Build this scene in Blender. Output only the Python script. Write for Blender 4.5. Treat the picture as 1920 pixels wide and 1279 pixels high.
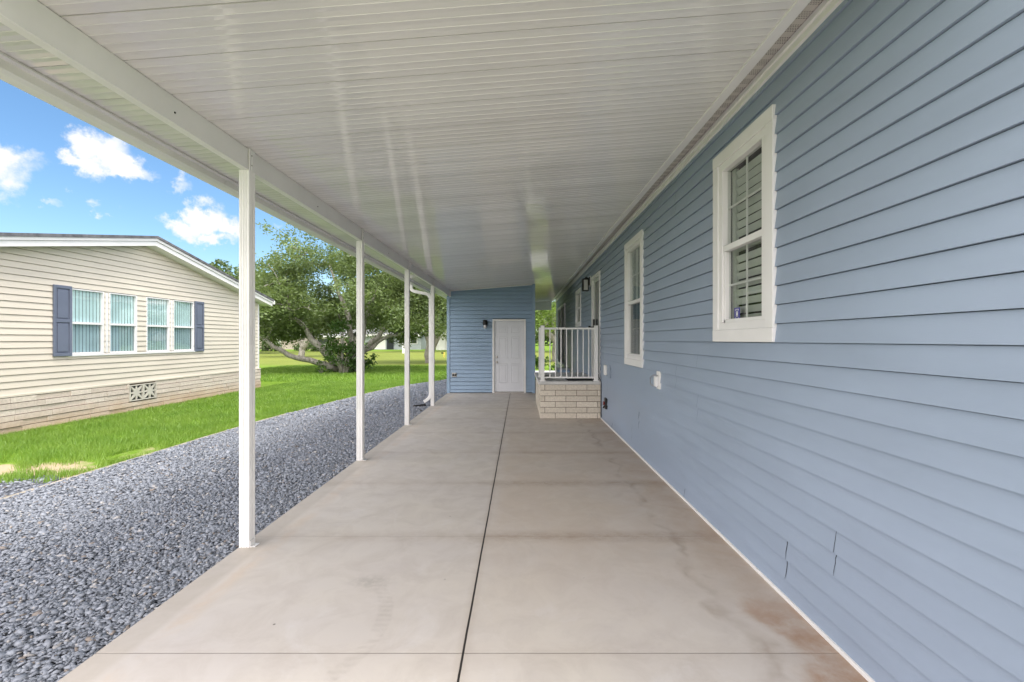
import bpy, bmesh, math, random
import numpy as np
from mathutils import Vector, Matrix
random.seed(7); RNG = np.random.default_rng(11)
S = bpy.context.scene
for o in list(bpy.data.objects): bpy.data.objects.remove(o)
rad = math.radians

# ------------------------------------------------------------------ camera
cam = bpy.data.objects.new('camera', bpy.data.cameras.new('camera'))
S.collection.objects.link(cam); S.camera = cam
cam.location = (0, 0, 1.5); cam.rotation_euler = (rad(90), 0, 0)
cam.data.sensor_width = 36; cam.data.lens = 36*840/1920
cam.data.shift_x = -15/1920; cam.data.shift_y = -2.5/1920
cam.data.clip_start = 0.05; cam.data.clip_end = 3000
S.render.resolution_x = 1024; S.render.resolution_y = 682
S.view_settings.view_transform = 'Standard'; S.view_settings.look = 'None'
S.view_settings.gamma = 1; S.view_settings.exposure = 1.85
S.render.engine = 'CYCLES'
try:
    S.cycles.max_bounces = 10; S.cycles.diffuse_bounces = 6; S.cycles.transparent_max_bounces = 24
    S.cycles.sample_clamp_indirect = 8
except Exception: pass

# ------------------------------------------------------------------ node helper
class G:
    def __init__(s, nt): s.nt = nt; s.n = nt.nodes; s.l = nt.links
    def put(s, sock, v):
        if v is None: return
        if isinstance(v, bpy.types.NodeSocket): s.l.new(v, sock)
        elif isinstance(v, (tuple, list)) and len(v) == 3 and len(sock.default_value) == 4: sock.default_value = (*v, 1)
        else: sock.default_value = v
    def m(s, op, a, b=None, c=None, clamp=False):
        n = s.n.new('ShaderNodeMath'); n.operation = op; n.use_clamp = clamp
        for i, v in enumerate((a, b, c)): s.put(n.inputs[i], v)
        return n.outputs[0]
    def vm(s, op, a, b=None, sc=None):
        n = s.n.new('ShaderNodeVectorMath'); n.operation = op
        s.put(n.inputs[0], a); s.put(n.inputs[1], b)
        if sc is not None: s.put(n.inputs[3], sc)
        return n.outputs['Value'] if op in ('LENGTH', 'DOT_PRODUCT', 'DISTANCE') else n.outputs[0]
    def noise(s, vec, scale, detail=4, rough=.55, dist=0):
        n = s.n.new('ShaderNodeTexNoise'); s.put(n.inputs['Vector'], vec)
        n.inputs['Scale'].default_value = scale; n.inputs['Detail'].default_value = detail
        n.inputs['Roughness'].default_value = rough; n.inputs['Distortion'].default_value = dist
        return n.outputs['Fac'], n.outputs['Color']
    def voro(s, vec, scale, feat='F1'):
        n = s.n.new('ShaderNodeTexVoronoi'); s.put(n.inputs['Vector'], vec); n.feature = feat
        n.inputs['Scale'].default_value = scale
        return n.outputs['Distance'], n.outputs.get('Color')
    def mr(s, v, a, b, c=0, d=1, smooth=False):
        n = s.n.new('ShaderNodeMapRange'); s.put(n.inputs[0], v)
        if smooth: n.interpolation_type = 'SMOOTHSTEP'
        for i, x in enumerate((a, b, c, d)): s.put(n.inputs[i+1], x)
        return n.outputs[0]
    def mix(s, f, a, b, mode='MIX'):
        n = s.n.new('ShaderNodeMix'); n.data_type = 'RGBA'; n.blend_type = mode
        s.put(n.inputs[0], f); s.put(n.inputs[6], a); s.put(n.inputs[7], b)
        return n.outputs[2]
    def geo(s, k='Position'): return s.n.new('ShaderNodeNewGeometry').outputs[k]
    def sep(s, v):
        n = s.n.new('ShaderNodeSeparateXYZ'); s.put(n.inputs[0], v); return n.outputs
    def comb(s, x, y, z):
        n = s.n.new('ShaderNodeCombineXYZ')
        for i, v in enumerate((x, y, z)): s.put(n.inputs[i], v)
        return n.outputs[0]
    def bump(s, h, strength=.5, dist=.01, normal=None):
        n = s.n.new('ShaderNodeBump'); s.put(n.inputs['Height'], h)
        n.inputs['Strength'].default_value = strength; n.inputs['Distance'].default_value = dist
        if normal is not None: s.put(n.inputs['Normal'], normal)
        return n.outputs[0]

# ------------------------------------------------------------------ sun and sky
SUN_AZ, SUN_EL = rad(122), rad(66)      # azimuth from +Y towards +X
sd = Vector((math.sin(SUN_AZ)*math.cos(SUN_EL), math.cos(SUN_AZ)*math.cos(SUN_EL), math.sin(SUN_EL)))
sl = bpy.data.lights.new('sun', 'SUN'); sl.energy = .95; sl.angle = rad(20); sl.color = (1, .955, .88)
so = bpy.data.objects.new('sun', sl); S.collection.objects.link(so)
so.rotation_euler = sd.to_track_quat('Z', 'Y').to_euler(); so.location = (0, 0, 30)

w = bpy.data.worlds.new('World'); S.world = w; w.use_nodes = True
g = G(w.node_tree); g.n.clear()
sky = g.n.new('ShaderNodeTexSky'); sky.sky_type = 'NISHITA'; sky.sun_disc = False
sky.sun_elevation = SUN_EL; sky.sun_rotation = SUN_AZ; sky.air_density = 1.0; sky.dust_density = .4; sky.ozone_density = 2.5
tc = g.n.new('ShaderNodeTexCoord').outputs['Generated']
dirv = g.vm('NORMALIZE', tc)
dx, dy, dz = g.sep(dirv)[:3]
hs = g.n.new('ShaderNodeHueSaturation'); hs.inputs['Saturation'].default_value = 1.12; hs.inputs['Hue'].default_value = .495
g.put(hs.inputs['Color'], sky.outputs[0])
SKYC = hs.outputs[0]
nf, nc = g.noise(dirv, 21, 8, .62)
nf2, nc2 = g.noise(dirv, 5, 5, .55)
warp = g.vm('SCALE', g.vm('SUBTRACT', nc, (.5, .5, .5)), sc=.10)
wd = g.vm('ADD', dirv, warp)
def pxdir(x, y): return Vector(((x-975)/840, 1, (637-y)/840)).normalized()
blobs = [(8, 288, .060, .040, 1), (-60, 296, .10, .055, 1), (150, 300, .050, .020, .9), (195, 282, .052, .050, .95), (240, 315, .055, .028, 1.0),
         (325, 338, .045, .022, .8), (88, 382, .03, .018, .62), (170, 374, .045, .016, .55), (205, 392, .03, .014, .55),
         (350, 428, .06, .035, 1), (392, 415, .05, .046, 1.05), (430, 432, .06, .042, 1), (400, 452, .06, .022, 1), (520, 420, .03, .012, .5), (320, 452, .05, .012, .6)]
dens = None
for bx_, by_, rx, rz, st in blobs:
    c = pxdir(bx_, by_)
    d = g.vm('SUBTRACT', wd, tuple(c)); d = g.vm('MULTIPLY', d, (1/rx, 1/rx, 1/rz))
    L = g.vm('LENGTH', d); bl = g.mr(L, 0.10, 1.12, st, 0)
    dens = bl if dens is None else g.m('MAXIMUM', dens, bl)
core = g.m('ADD', g.m('MULTIPLY', dens, 1.0), g.m('MULTIPLY', g.m('SUBTRACT', nf, .5), 1.7))
cm = g.mr(core, .33, .90, 0, 1, True)
# bright broken cloud added overhead and behind, out of view, as fill light
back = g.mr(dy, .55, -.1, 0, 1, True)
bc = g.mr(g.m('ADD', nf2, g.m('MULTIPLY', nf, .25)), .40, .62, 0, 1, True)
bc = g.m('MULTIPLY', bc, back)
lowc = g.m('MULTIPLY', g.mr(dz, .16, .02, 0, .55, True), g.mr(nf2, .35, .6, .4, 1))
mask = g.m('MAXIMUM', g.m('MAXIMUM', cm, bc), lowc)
shade = g.mr(g.m('ADD', nf, g.m('MULTIPLY', core, .4)), .45, .95, .62, 1.0)
ccol = g.mix(shade, (1.35, 1.5, 1.75), (2.05, 2.05, 2.05))
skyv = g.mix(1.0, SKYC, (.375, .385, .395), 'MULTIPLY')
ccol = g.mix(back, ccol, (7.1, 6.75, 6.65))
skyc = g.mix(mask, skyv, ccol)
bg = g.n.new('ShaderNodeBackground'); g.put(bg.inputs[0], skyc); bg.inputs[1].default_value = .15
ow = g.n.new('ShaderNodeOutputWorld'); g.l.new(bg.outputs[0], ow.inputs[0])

# ------------------------------------------------------------------ materials
def mat(name, base=(.5, .5, .5), rough=.5, metal=0, spec=.5, fn=None, coat=0):
    m = bpy.data.materials.new(name); m.use_nodes = True
    b = m.node_tree.nodes['Principled BSDF']; gg = G(m.node_tree)
    b.inputs['Base Color'].default_value = (*base, 1); b.inputs['Roughness'].default_value = rough
    b.inputs['Metallic'].default_value = metal; b.inputs['Specular IOR Level'].default_value = spec
    b.inputs['Coat Weight'].default_value = coat; b.inputs['Coat Roughness'].default_value = .08
    if fn: fn(gg, b)
    return m
def paint(base, rough=.45, var=.06, scale=3, bump=.02, spec=.4, bs=60, coat=0):
    def f(g, b):
        p = g.geo(); n, _ = g.noise(p, scale, 5); f2, _ = g.noise(p, bs, 3)
        dk = tuple(c*(1-var*2) for c in base); lt = tuple(min(1, c*(1+var)) for c in base)
        g.put(b.inputs['Base Color'], g.mix(g.mr(n, .3, .7), dk, lt))
        g.put(b.inputs['Roughness'], g.mr(n, .3, .7, rough*.85, rough*1.2))
        g.put(b.inputs['Normal'], g.bump(f2, bump*10, .002))
    return f
def P(name, base, rough=.45, **k):
    sp = k.get('spec', .4); co = k.pop('coat', 0)
    return mat(name, base, rough, spec=sp, fn=paint(base, rough, **k), coat=co)

M = {}
M['white'] = P('white painted aluminium', (.76, .75, .74), .32, var=.03)
M['vinyl'] = P('white vinyl trim', (.73, .72, .73), .4, var=.03)
M['door'] = P('white door paint', (.66, .67, .71), .35, var=.02)
M['dark'] = P('dark seam shadow gap', (.02, .025, .03), .7)
M['black'] = P('black powder coat', (.012, .012, .013), .4)
M['steel'] = mat('brushed nickel', (.36, .34, .32), .3, metal=1)
M['room'] = P('dim interior', (.06, .07, .065), .9)
M['slat'] = P('shutter slat', (.50, .52, .50), .45)
M['rubber'] = P('black rubber mat', (.015, .015, .017), .85)
M['red'] = P('red plastic', (.16, .02, .02), .4)
M['bluestick'] = P('blue sticker', (.05, .045, .25), .4)
M['shutterblue'] = P('slate blue shutter', (.135, .155, .215), .5, var=.05)
M['shingle'] = P('grey shingles', (.14, .14, .15), .9, var=.25, scale=8)
M['blind'] = P('vertical blind cloth', (.80, .86, .86), .7)
M['screen'] = P('grey insect screen', (.25, .30, .33), .7)

def siding_mat(base, name, rough=.42):
    def f(g, b):
        p = g.geo(); x, y, z = g.sep(p)[:3]
        n, _ = g.noise(g.vm('MULTIPLY', p, (.8, .8, 3)), 1.3, 4)
        n2, _ = g.noise(g.vm('MULTIPLY', p, (1.6, 1.6, 7)), 1.5, 2)
        gr, _ = g.noise(g.vm('MULTIPLY', p, (6, 6, 90)), 5, 4, .6)
        n3, _ = g.noise(p, .45, 3)
        c = g.mix(g.mr(n, .3, .7), tuple(v*.93 for v in base), tuple(v*1.05 for v in base))
        c = g.mix(g.m('MULTIPLY', g.mr(n3, .4, .7), .16), c, (base[0]*1.14, base[1]*1.0, base[2]*1.02))
        g.put(b.inputs['Base Color'], c)
        g.put(b.inputs['Roughness'], g.mr(n, .3, .7, rough*.85, rough*1.15))
        nb = g.bump(n2, .3, .006); g.put(b.inputs['Normal'], g.bump(gr, .45, .001, nb))
    return mat(name, base, rough, spec=.35, fn=f)
M['siding'] = siding_mat((.268, .328, .425), 'blue vinyl siding')
M['siding_shed'] = siding_mat((.27, .375, .505), 'blue vinyl siding of the storage room')
M['bluetrim'] = P('blue corner trim', (.30, .42, .56), .4)
M['cream'] = siding_mat((.62, .57, .485), 'cream vinyl siding', .5)

def f_ceiling(g, b):
    p = g.geo()
    n, _ = g.noise(g.vm('MULTIPLY', p, (.5, 3.0, 1)), 1.2, 4)
    n2, _ = g.noise(g.vm('MULTIPLY', p, (.6, 5, 1)), 1.6, 3)
    x, y, z = g.sep(p)[:3]
    rn = g.n.new('ShaderNodeTexWhiteNoise'); rn.noise_dimensions = '1D'
    g.put(rn.inputs['W'], g.m('FLOOR', g.m('DIVIDE', y, .305)))
    c = g.mix(g.mr(n, .3, .7), (.71, .69, .685), (.77, .755, .75))
    c = g.mix(g.m('MULTIPLY', rn.outputs[0], .3), c, (.52, .505, .50))
    g.put(b.inputs['Base Color'], c)
    g.put(b.inputs['Roughness'], g.mr(n2, .3, .7, .035, .10))
    b.inputs['IOR'].default_value = 1.75
    g.put(b.inputs['Normal'], g.bump(n2, .3, .004))
M['ceiling'] = mat('glossy white roof pan', (.7, .69, .67), .18, spec=.5, fn=f_ceiling)

def f_soffit(g, b):
    p = g.geo(); x, y, z = g.sep(p)[:3]
    grp = g.m('LESS_THAN', g.m('FRACT', g.m('DIVIDE', y, .10)), .62)
    h1 = g.m('FRACT', g.m('DIVIDE', y, .0125)); h2 = g.m('FRACT', g.m('DIVIDE', g.m('ADD', x, g.m('MULTIPLY', y, .5)), .013))
    dot = g.m('LESS_THAN', g.m('ADD', g.m('POWER', g.m('SUBTRACT', h1, .5), 2), g.m('POWER', g.m('SUBTRACT', h2, .5), 2)), .075)
    k = g.m('MULTIPLY', grp, dot)
    g.put(b.inputs['Base Color'], g.mix(k, (.52, .50, .46), (.04, .04, .035)))
M['soffit'] = mat('perforated vinyl soffit', (.6, .58, .54), .5, fn=f_soffit)

JY = [2.143+1.272*k for k in range(-10, 9)]
def f_concrete(g, b):
    p = g.geo(); x, y, z = g.sep(p)[:3]
    n1, _ = g.noise(p, .7, 5, .6); n2, _ = g.noise(p, 4, 6, .65, .6); n3, _ = g.noise(p, 90, 3); n4, _ = g.noise(p, 1.7, 6, .7, 1.2)
    c = g.mix(g.mr(n1, .35, .65), (.50, .462, .432), (.53, .488, .43))
    c = g.mix(g.mr(n2, .42, .75, 0, .6), c, (.40, .36, .325))
    c = g.mix(g.mr(n4, .56, .70, 0, .45), c, (.575, .55, .535))
    # browner right-hand strip
    rt = g.m('MULTIPLY', g.mr(x, -.30, -.15), g.mr(n4, .3, .6, .25, .7))
    rt = g.m('MULTIPLY', g.m('MULTIPLY', rt, g.mr(y, 2.2, 3.4)), g.mr(y, 6, 9, 1, .6))
    c = g.mix(rt, c, (.46, .385, .315))
    wob = g.m('MULTIPLY', g.m('SUBTRACT', g.noise(p, 6, 5, .7)[0], .5), .035)
    # transverse joints, 1.272 m apart
    fy = g.m('FRACT', g.m('DIVIDE', g.m('ADD', g.m('SUBTRACT', y, 2.143), 40*1.272+.636), 1.272))
    dj = g.m('ABSOLUTE', g.m('MULTIPLY', g.m('SUBTRACT', fy, .5), 1.272))
    band = g.mr(g.m('ABSOLUTE', g.m('ADD', dj, wob)), .0, .15, 1, 0, True)
    bandn = g.m('MULTIPLY', band, g.mr(g.noise(g.vm('MULTIPLY', p, (.5, 1, 1)), 11, 8, .85)[0], .36, .66, .1, 1))
    far = g.m('MULTIPLY', g.mr(y, 2.6, 3.0, .25, 1), g.mr(y, 5.2, 6.5, 1, .55))
    c = g.mix(g.m('MULTIPLY', g.m('MULTIPLY', bandn, far), g.mr(x, -.45, -.1, .35, .75)), c, (.28, .205, .15))
    line = g.mr(dj, .0015, .0045, 1, 0)
    c = g.mix(g.m('MULTIPLY', line, g.mr(y, 2.3, 2.6, .6, .3)), c, (.12, .10, .085))
    # brown damp stains along the wall foot
    sx = g.m('ADD', x, g.m('MULTIPLY', g.m('SUBTRACT', g.noise(p, 2.5, 4, .5)[0], .5), .55))
    ws = g.m('MULTIPLY', g.mr(sx, 1.05, 1.45, 0, 1, True), g.mr(n4, .40, .64, .1, .5))
    c = g.mix(ws, c, (.40, .295, .21))
    rust = g.m('MULTIPLY', g.m('MULTIPLY', g.mr(sx, 1.22, 1.36, 0, 1, True), g.mr(y, 2.35, 2.75, 1, .12)), g.mr(g.noise(p, 5, 6, .7)[0], .35, .62, .25, .85))
    c = g.mix(rust, c, (.33, .205, .13))
    ring = g.m('MULTIPLY', g.mr(g.m('ABSOLUTE', g.m('SUBTRACT', sx, 1.14)), .004, .06, .45, 0), g.mr(g.noise(p, 2.2, 3)[0], .45, .6))
    c = g.mix(ring, c, (.25, .19, .14))
    le = g.m('MULTIPLY', g.mr(g.m('ADD', x, g.m('MULTIPLY', n2, .05)), -1.87, -1.83, 1, 0), g.mr(n4, .3, .7, .3, .6))
    c = g.mix(le, c, (.36, .315, .26))
    l2 = g.m('MULTIPLY', g.mr(g.m('ABSOLUTE', g.m('ADD', x, g.m('ADD', 1.74, g.m('MULTIPLY', n2, .12)))), .01, .09, 1, 0, True), g.mr(n4, .4, .65, 0, .5))
    c = g.mix(l2, c, (.50, .38, .27))
    # centre joint
    dc = g.m('ABSOLUTE', g.m('ADD', x, g.m('ADD', .272, g.m('MULTIPLY', g.m('SUBTRACT', g.noise(p, 3, 3)[0], .5), .006))))
    c = g.mix(g.m('MULTIPLY', g.mr(dc, .005, .05, 1, 0, True), .22), c, (.30, .24, .18))
    cl = g.mr(dc, .0045, .0065, 1, 0)
    c = g.mix(cl, c, (.025, .022, .02))
    # sparse dark specks
    v, _ = g.voro(p, 3.3); sp = g.m('MULTIPLY', g.mr(v, .024, .036, 1, 0), g.mr(g.noise(p, 2.3, 2)[0], .46, .50))
    c = g.mix(g.m('MULTIPLY', sp, .8), c, (.06, .05, .04))
    # a faint tyre-scuffed arc on the near panel
    rr = g.m('SQRT', g.m('ADD', g.m('POWER', g.m('ADD', x, 1.35), 2), g.m('POWER', g.m('SUBTRACT', y, 2.35), 2)))
    arc = g.m('MULTIPLY', g.mr(g.m('ABSOLUTE', g.m('SUBTRACT', rr, .62)), .03, .05, 1, 0, True), g.mr(g.m('SINE', g.m('MULTIPLY', y, 150)), -1, .9, .35, 1))
    arc = g.m('MULTIPLY', arc, g.m('MULTIPLY', g.mr(x, -.95, -.8), g.mr(n2, .38, .62, .0, .36)))
    c = g.mix(arc, c, (.26, .23, .20))
    r2 = g.m('SQRT', g.m('ADD', g.m('POWER', g.m('ADD', x, .93), 2), g.m('POWER', g.m('MULTIPLY', g.m('SUBTRACT', y, 2.78), 1.6), 2)))
    c = g.mix(g.m('MULTIPLY', g.mr(r2, .03, .20, .38, 0, True), g.mr(g.noise(p, 22, 5, .7)[0], .35, .6)), c, (.25, .23, .21))
    g.put(b.inputs['Base Color'], c)
    g.put(b.inputs['Roughness'], g.mr(n2, .3, .7, .42, .68))
    h = g.m('ADD', g.m('MULTIPLY', n3, .12), g.m('MULTIPLY', g.m('MAXIMUM', cl, g.m('MULTIPLY', line, .5)), -2))
    g.put(b.inputs['Normal'], g.bump(h, .35, .004))
M['concrete'] = mat('broom finished concrete', (.45, .43, .4), .55, spec=.35, fn=f_concrete)
M['edging'] = P('pale concrete edging', (.36, .32, .26), .8, var=.15, scale=5)
M['porchslab'] = P('porch slab concrete', (.56, .55, .54), .6, var=.08)

def f_stone(g, b):
    r = g.geo('Random Per Island'); p = g.geo(); n, _ = g.noise(p, 70, 4)
    c = g.mix(g.mr(r, 0, 1), (.165, .182, .215), (.33, .352, .40))
    c = g.mix(g.m('GREATER_THAN', r, .955), c, (.42, .40, .385))
    c = g.mix(g.m('LESS_THAN', g.m('FRACT', g.m('MULTIPLY', r, 37)), .025), c, (.25, .205, .17))
    c = g.mix(g.mr(n, .3, .7, 0, .35), c, (.12, .13, .15))
    g.put(b.inputs['Base Color'], c); g.put(b.inputs['Normal'], g.bump(n, .5, .003))
M['stone'] = mat('slate chip', (.2, .2, .24), .6, fn=f_stone)
def f_bed(g, b):
    p = g.geo(); v, vc = g.voro(p, 38); n, _ = g.noise(p, 1.2, 3)
    c = g.mix(g.sep(vc)[0], (.11, .12, .145), (.27, .285, .33))
    c = g.mix(g.mr(v, .0, .75), c, (.06, .065, .08))
    g.put(b.inputs['Base Color'], c); g.put(b.inputs['Normal'], g.bump(v, 1, -.015))
M['bed'] = mat('slate chip bed', (.15, .15, .18), .8, fn=f_bed)

def f_lawn(g, b):
    p = g.geo(); x, y, z = g.sep(p)[:3]
    n, _ = g.noise(p, .35, 5, .6); n2, _ = g.noise(p, 14, 5, .7); n3, _ = g.noise(g.vm('MULTIPLY', p, (.25, 1, 1)), .25, 4)
    c = g.mix(g.mr(n, .35, .65), (.14, .25, .02), (.22, .34, .04))
    dry = g.m('MULTIPLY', g.mr(g.m('ADD', y, g.m('MULTIPLY', n, 6)), 29, 33, 0, 1, True), g.mr(g.m('ADD', y, g.m('MULTIPLY', n, 6)), 62, 68, 1, 0, True))
    c = g.mix(g.m('MULTIPLY', dry, .62), c, (.25, .235, .07))
    c = g.mix(g.mr(n3, .55, .75, 0, .4), c, (.17, .18, .05))
    c = g.mix(g.mr(n2, .35, .7, 0, .45), c, (.045, .085, .01))
    # bare sandy patch at the corner of the stone bed
    px = g.m('DIVIDE', g.m('ADD', x, 6.1), 1.35); py = g.m('DIVIDE', g.m('SUBTRACT', y, 5.25), .62)
    dd = g.m('ADD', g.m('SQRT', g.m('ADD', g.m('POWER', px, 2), g.m('POWER', py, 2))), g.m('MULTIPLY', g.m('SUBTRACT', g.noise(p, 3, 5)[0], .5), 1.5))
    c = g.mix(g.mr(dd, .75, 1.05, 1, 0), c, (.42, .33, .22))
    ex = g.m('ABSOLUTE', g.m('ADD', x, 5.3)); thin = g.m('MULTIPLY', g.mr(ex, .1, .4, 1, 0, True), g.mr(g.noise(p, 1.6, 5, .65)[0], .5, .62))
    c = g.mix(g.m('MULTIPLY', thin, g.mr(y, 9, 10, .8, 0)), c, (.36, .30, .18))
    g.put(b.inputs['Base Color'], c); g.put(b.inputs['Normal'], g.bump(n2, .6, .03))
M['lawn'] = mat('lawn', (.1, .2, .02), .85, spec=.15, fn=f_lawn)

def leafmat(name, a, bcol, tr=.35, sc=.6):
    m = bpy.data.materials.new(name); m.use_nodes = True; g = G(m.node_tree); g.n.clear()
    r = g.geo('Random Per Island'); p = g.geo(); n, _ = g.noise(p, sc, 3)
    f = g.m('ADD', g.m('MULTIPLY', r, .5), g.m('MULTIPLY', g.mr(n, .35, .65), .5))
    c = g.mix(f, a, bcol)
    d = g.n.new('ShaderNodeBsdfDiffuse'); g.put(d.inputs[0], c)
    t = g.n.new('ShaderNodeBsdfTranslucent'); g.put(t.inputs[0], g.mix(.5, c, (bcol[0]*1.6, bcol[1]*1.5, bcol[2])))
    gl = g.n.new('ShaderNodeBsdfGlossy'); gl.inputs['Roughness'].default_value = .45; gl.inputs[0].default_value = (.8, .85, .8, 1)
    x = g.n.new('ShaderNodeMixShader'); x.inputs[0].default_value = tr; g.l.new(d.outputs[0], x.inputs[1]); g.l.new(t.outputs[0], x.inputs[2])
    y = g.n.new('ShaderNodeMixShader'); y.inputs[0].default_value = .04; g.l.new(x.outputs[0], y.inputs[1]); g.l.new(gl.outputs[0], y.inputs[2])
    o = g.n.new('ShaderNodeOutputMaterial'); g.l.new(y.outputs[0], o.inputs[0]); return m
M['leaf'] = leafmat('oak leaves', (.06, .10, .033), (.205, .275, .09))
M['leaf2'] = leafmat('far leaves', (.045, .08, .025), (.12, .18, .055))
M['ivy'] = leafmat('ivy leaves', (.03, .075, .012), (.09, .17, .03))
M['leaf3'] = leafmat('light leaves', (.10, .17, .03), (.24, .34, .08))
M['grass'] = leafmat('grass blades', (.12, .25, .024), (.28, .425, .07), .3, 1.2)
def f_bark(g, b):
    p = g.geo(); n, _ = g.noise(g.vm('MULTIPLY', p, (1, 1, .35)), 9, 6, .7); n2, _ = g.noise(p, 1.3, 3)
    c = g.mix(g.mr(n, .35, .65), (.15, .135, .115), (.40, .375, .33)); c = g.mix(g.mr(n2, .5, .7, 0, .5), c, (.44, .42, .38))
    g.put(b.inputs['Base Color'], c); g.put(b.inputs['Normal'], g.bump(n, .8, .05))
M['bark'] = mat('grey oak bark', (.2, .18, .15), .9, fn=f_bark)

def f_brick(c1, c2, grime=0):
    def f(g, b):
        p = g.geo(); r = g.geo('Random Per Island'); n, _ = g.noise(p, 28, 6, .7); n2, _ = g.noise(p, 3, 4); z = g.sep(p)[2]
        c = g.mix(r, c1, c2); c = g.mix(g.mr(n, .35, .7, 0, .5), c, tuple(v*.62 for v in c1))
        if grime:
            k = g.mr(g.m('ADD', z, g.m('MULTIPLY', n2, -.35)), -.25, .10, .55, 0)
            c = g.mix(k, c, (.47, .27, .10))
        g.put(b.inputs['Base Color'], c); g.put(b.inputs['Normal'], g.bump(n, .9, .012))
    return f
M['brick'] = mat('split face cream brick', (.5, .45, .38), .85, fn=f_brick((.61, .545, .455), (.75, .68, .58)))
M['brick2'] = mat('split face pinkish brick', (.5, .4, .35), .9, fn=f_brick((.61, .52, .45), (.74, .66, .58), 1))
M['mortar'] = P('mortar', (.17, .135, .10), .9, var=.1)
M['mortar2'] = P('shadowed mortar', (.13, .095, .065), .9, var=.1)
M['breeze'] = P('breeze block concrete', (.56, .53, .47), .8)
M['farwall'] = P('far white wall', (.68, .67, .66), .6)
M['farpink'] = P('far pink beige wall', (.55, .46, .42), .6)
M['fargrey'] = P('far grey wall', (.34, .37, .40), .6)
M['farroof'] = P('far grey roof', (.48, .48, .48), .8)
M['yellow'] = P('yellow marker', (.62, .5, .10), .5)
M['vehicle'] = P('white vehicle paint', (.7, .7, .72), .25)

def glassmat(name, tint, refl=1.0, rough=.0):
    m = bpy.data.materials.new(name); m.use_nodes = True; g = G(m.node_tree); g.n.clear()
    t = g.n.new('ShaderNodeBsdfTransparent'); t.inputs[0].default_value = (*tint, 1)
    gl = g.n.new('ShaderNodeBsdfGlossy'); gl.inputs['Roughness'].default_value = rough
    p = g.geo(); n, _ = g.noise(p, 2.5, 2); g.put(gl.inputs['Normal'], g.bump(n, .08, .01))
    fr = g.n.new('ShaderNodeLayerWeight'); fr.inputs[0].default_value = .5
    f = g.m('MULTIPLY', g.m('ADD', g.m('POWER', fr.outputs['Facing'], 4), .07), refl, clamp=True)
    x = g.n.new('ShaderNodeMixShader'); g.put(x.inputs[0], f); g.l.new(t.outputs[0], x.inputs[1]); g.l.new(gl.outputs[0], x.inputs[2])
    o = g.n.new('ShaderNodeOutputMaterial'); g.l.new(x.outputs[0], o.inputs[0]); return m
M['glass'] = glassmat('window glass', (.82, .85, .83), .9)
M['glassdark'] = glassmat('screened window glass', (.38, .42, .42), .8)
M['glassblue'] = glassmat('bluish window glass', (.88, 1, 1), 1.9)
M['glassblue2'] = glassmat('screened bluish window glass', (.66, .76, .79), 1.5)
M['lampglass'] = mat('seeded lamp glass', (.55, .55, .55), .25)

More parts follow.
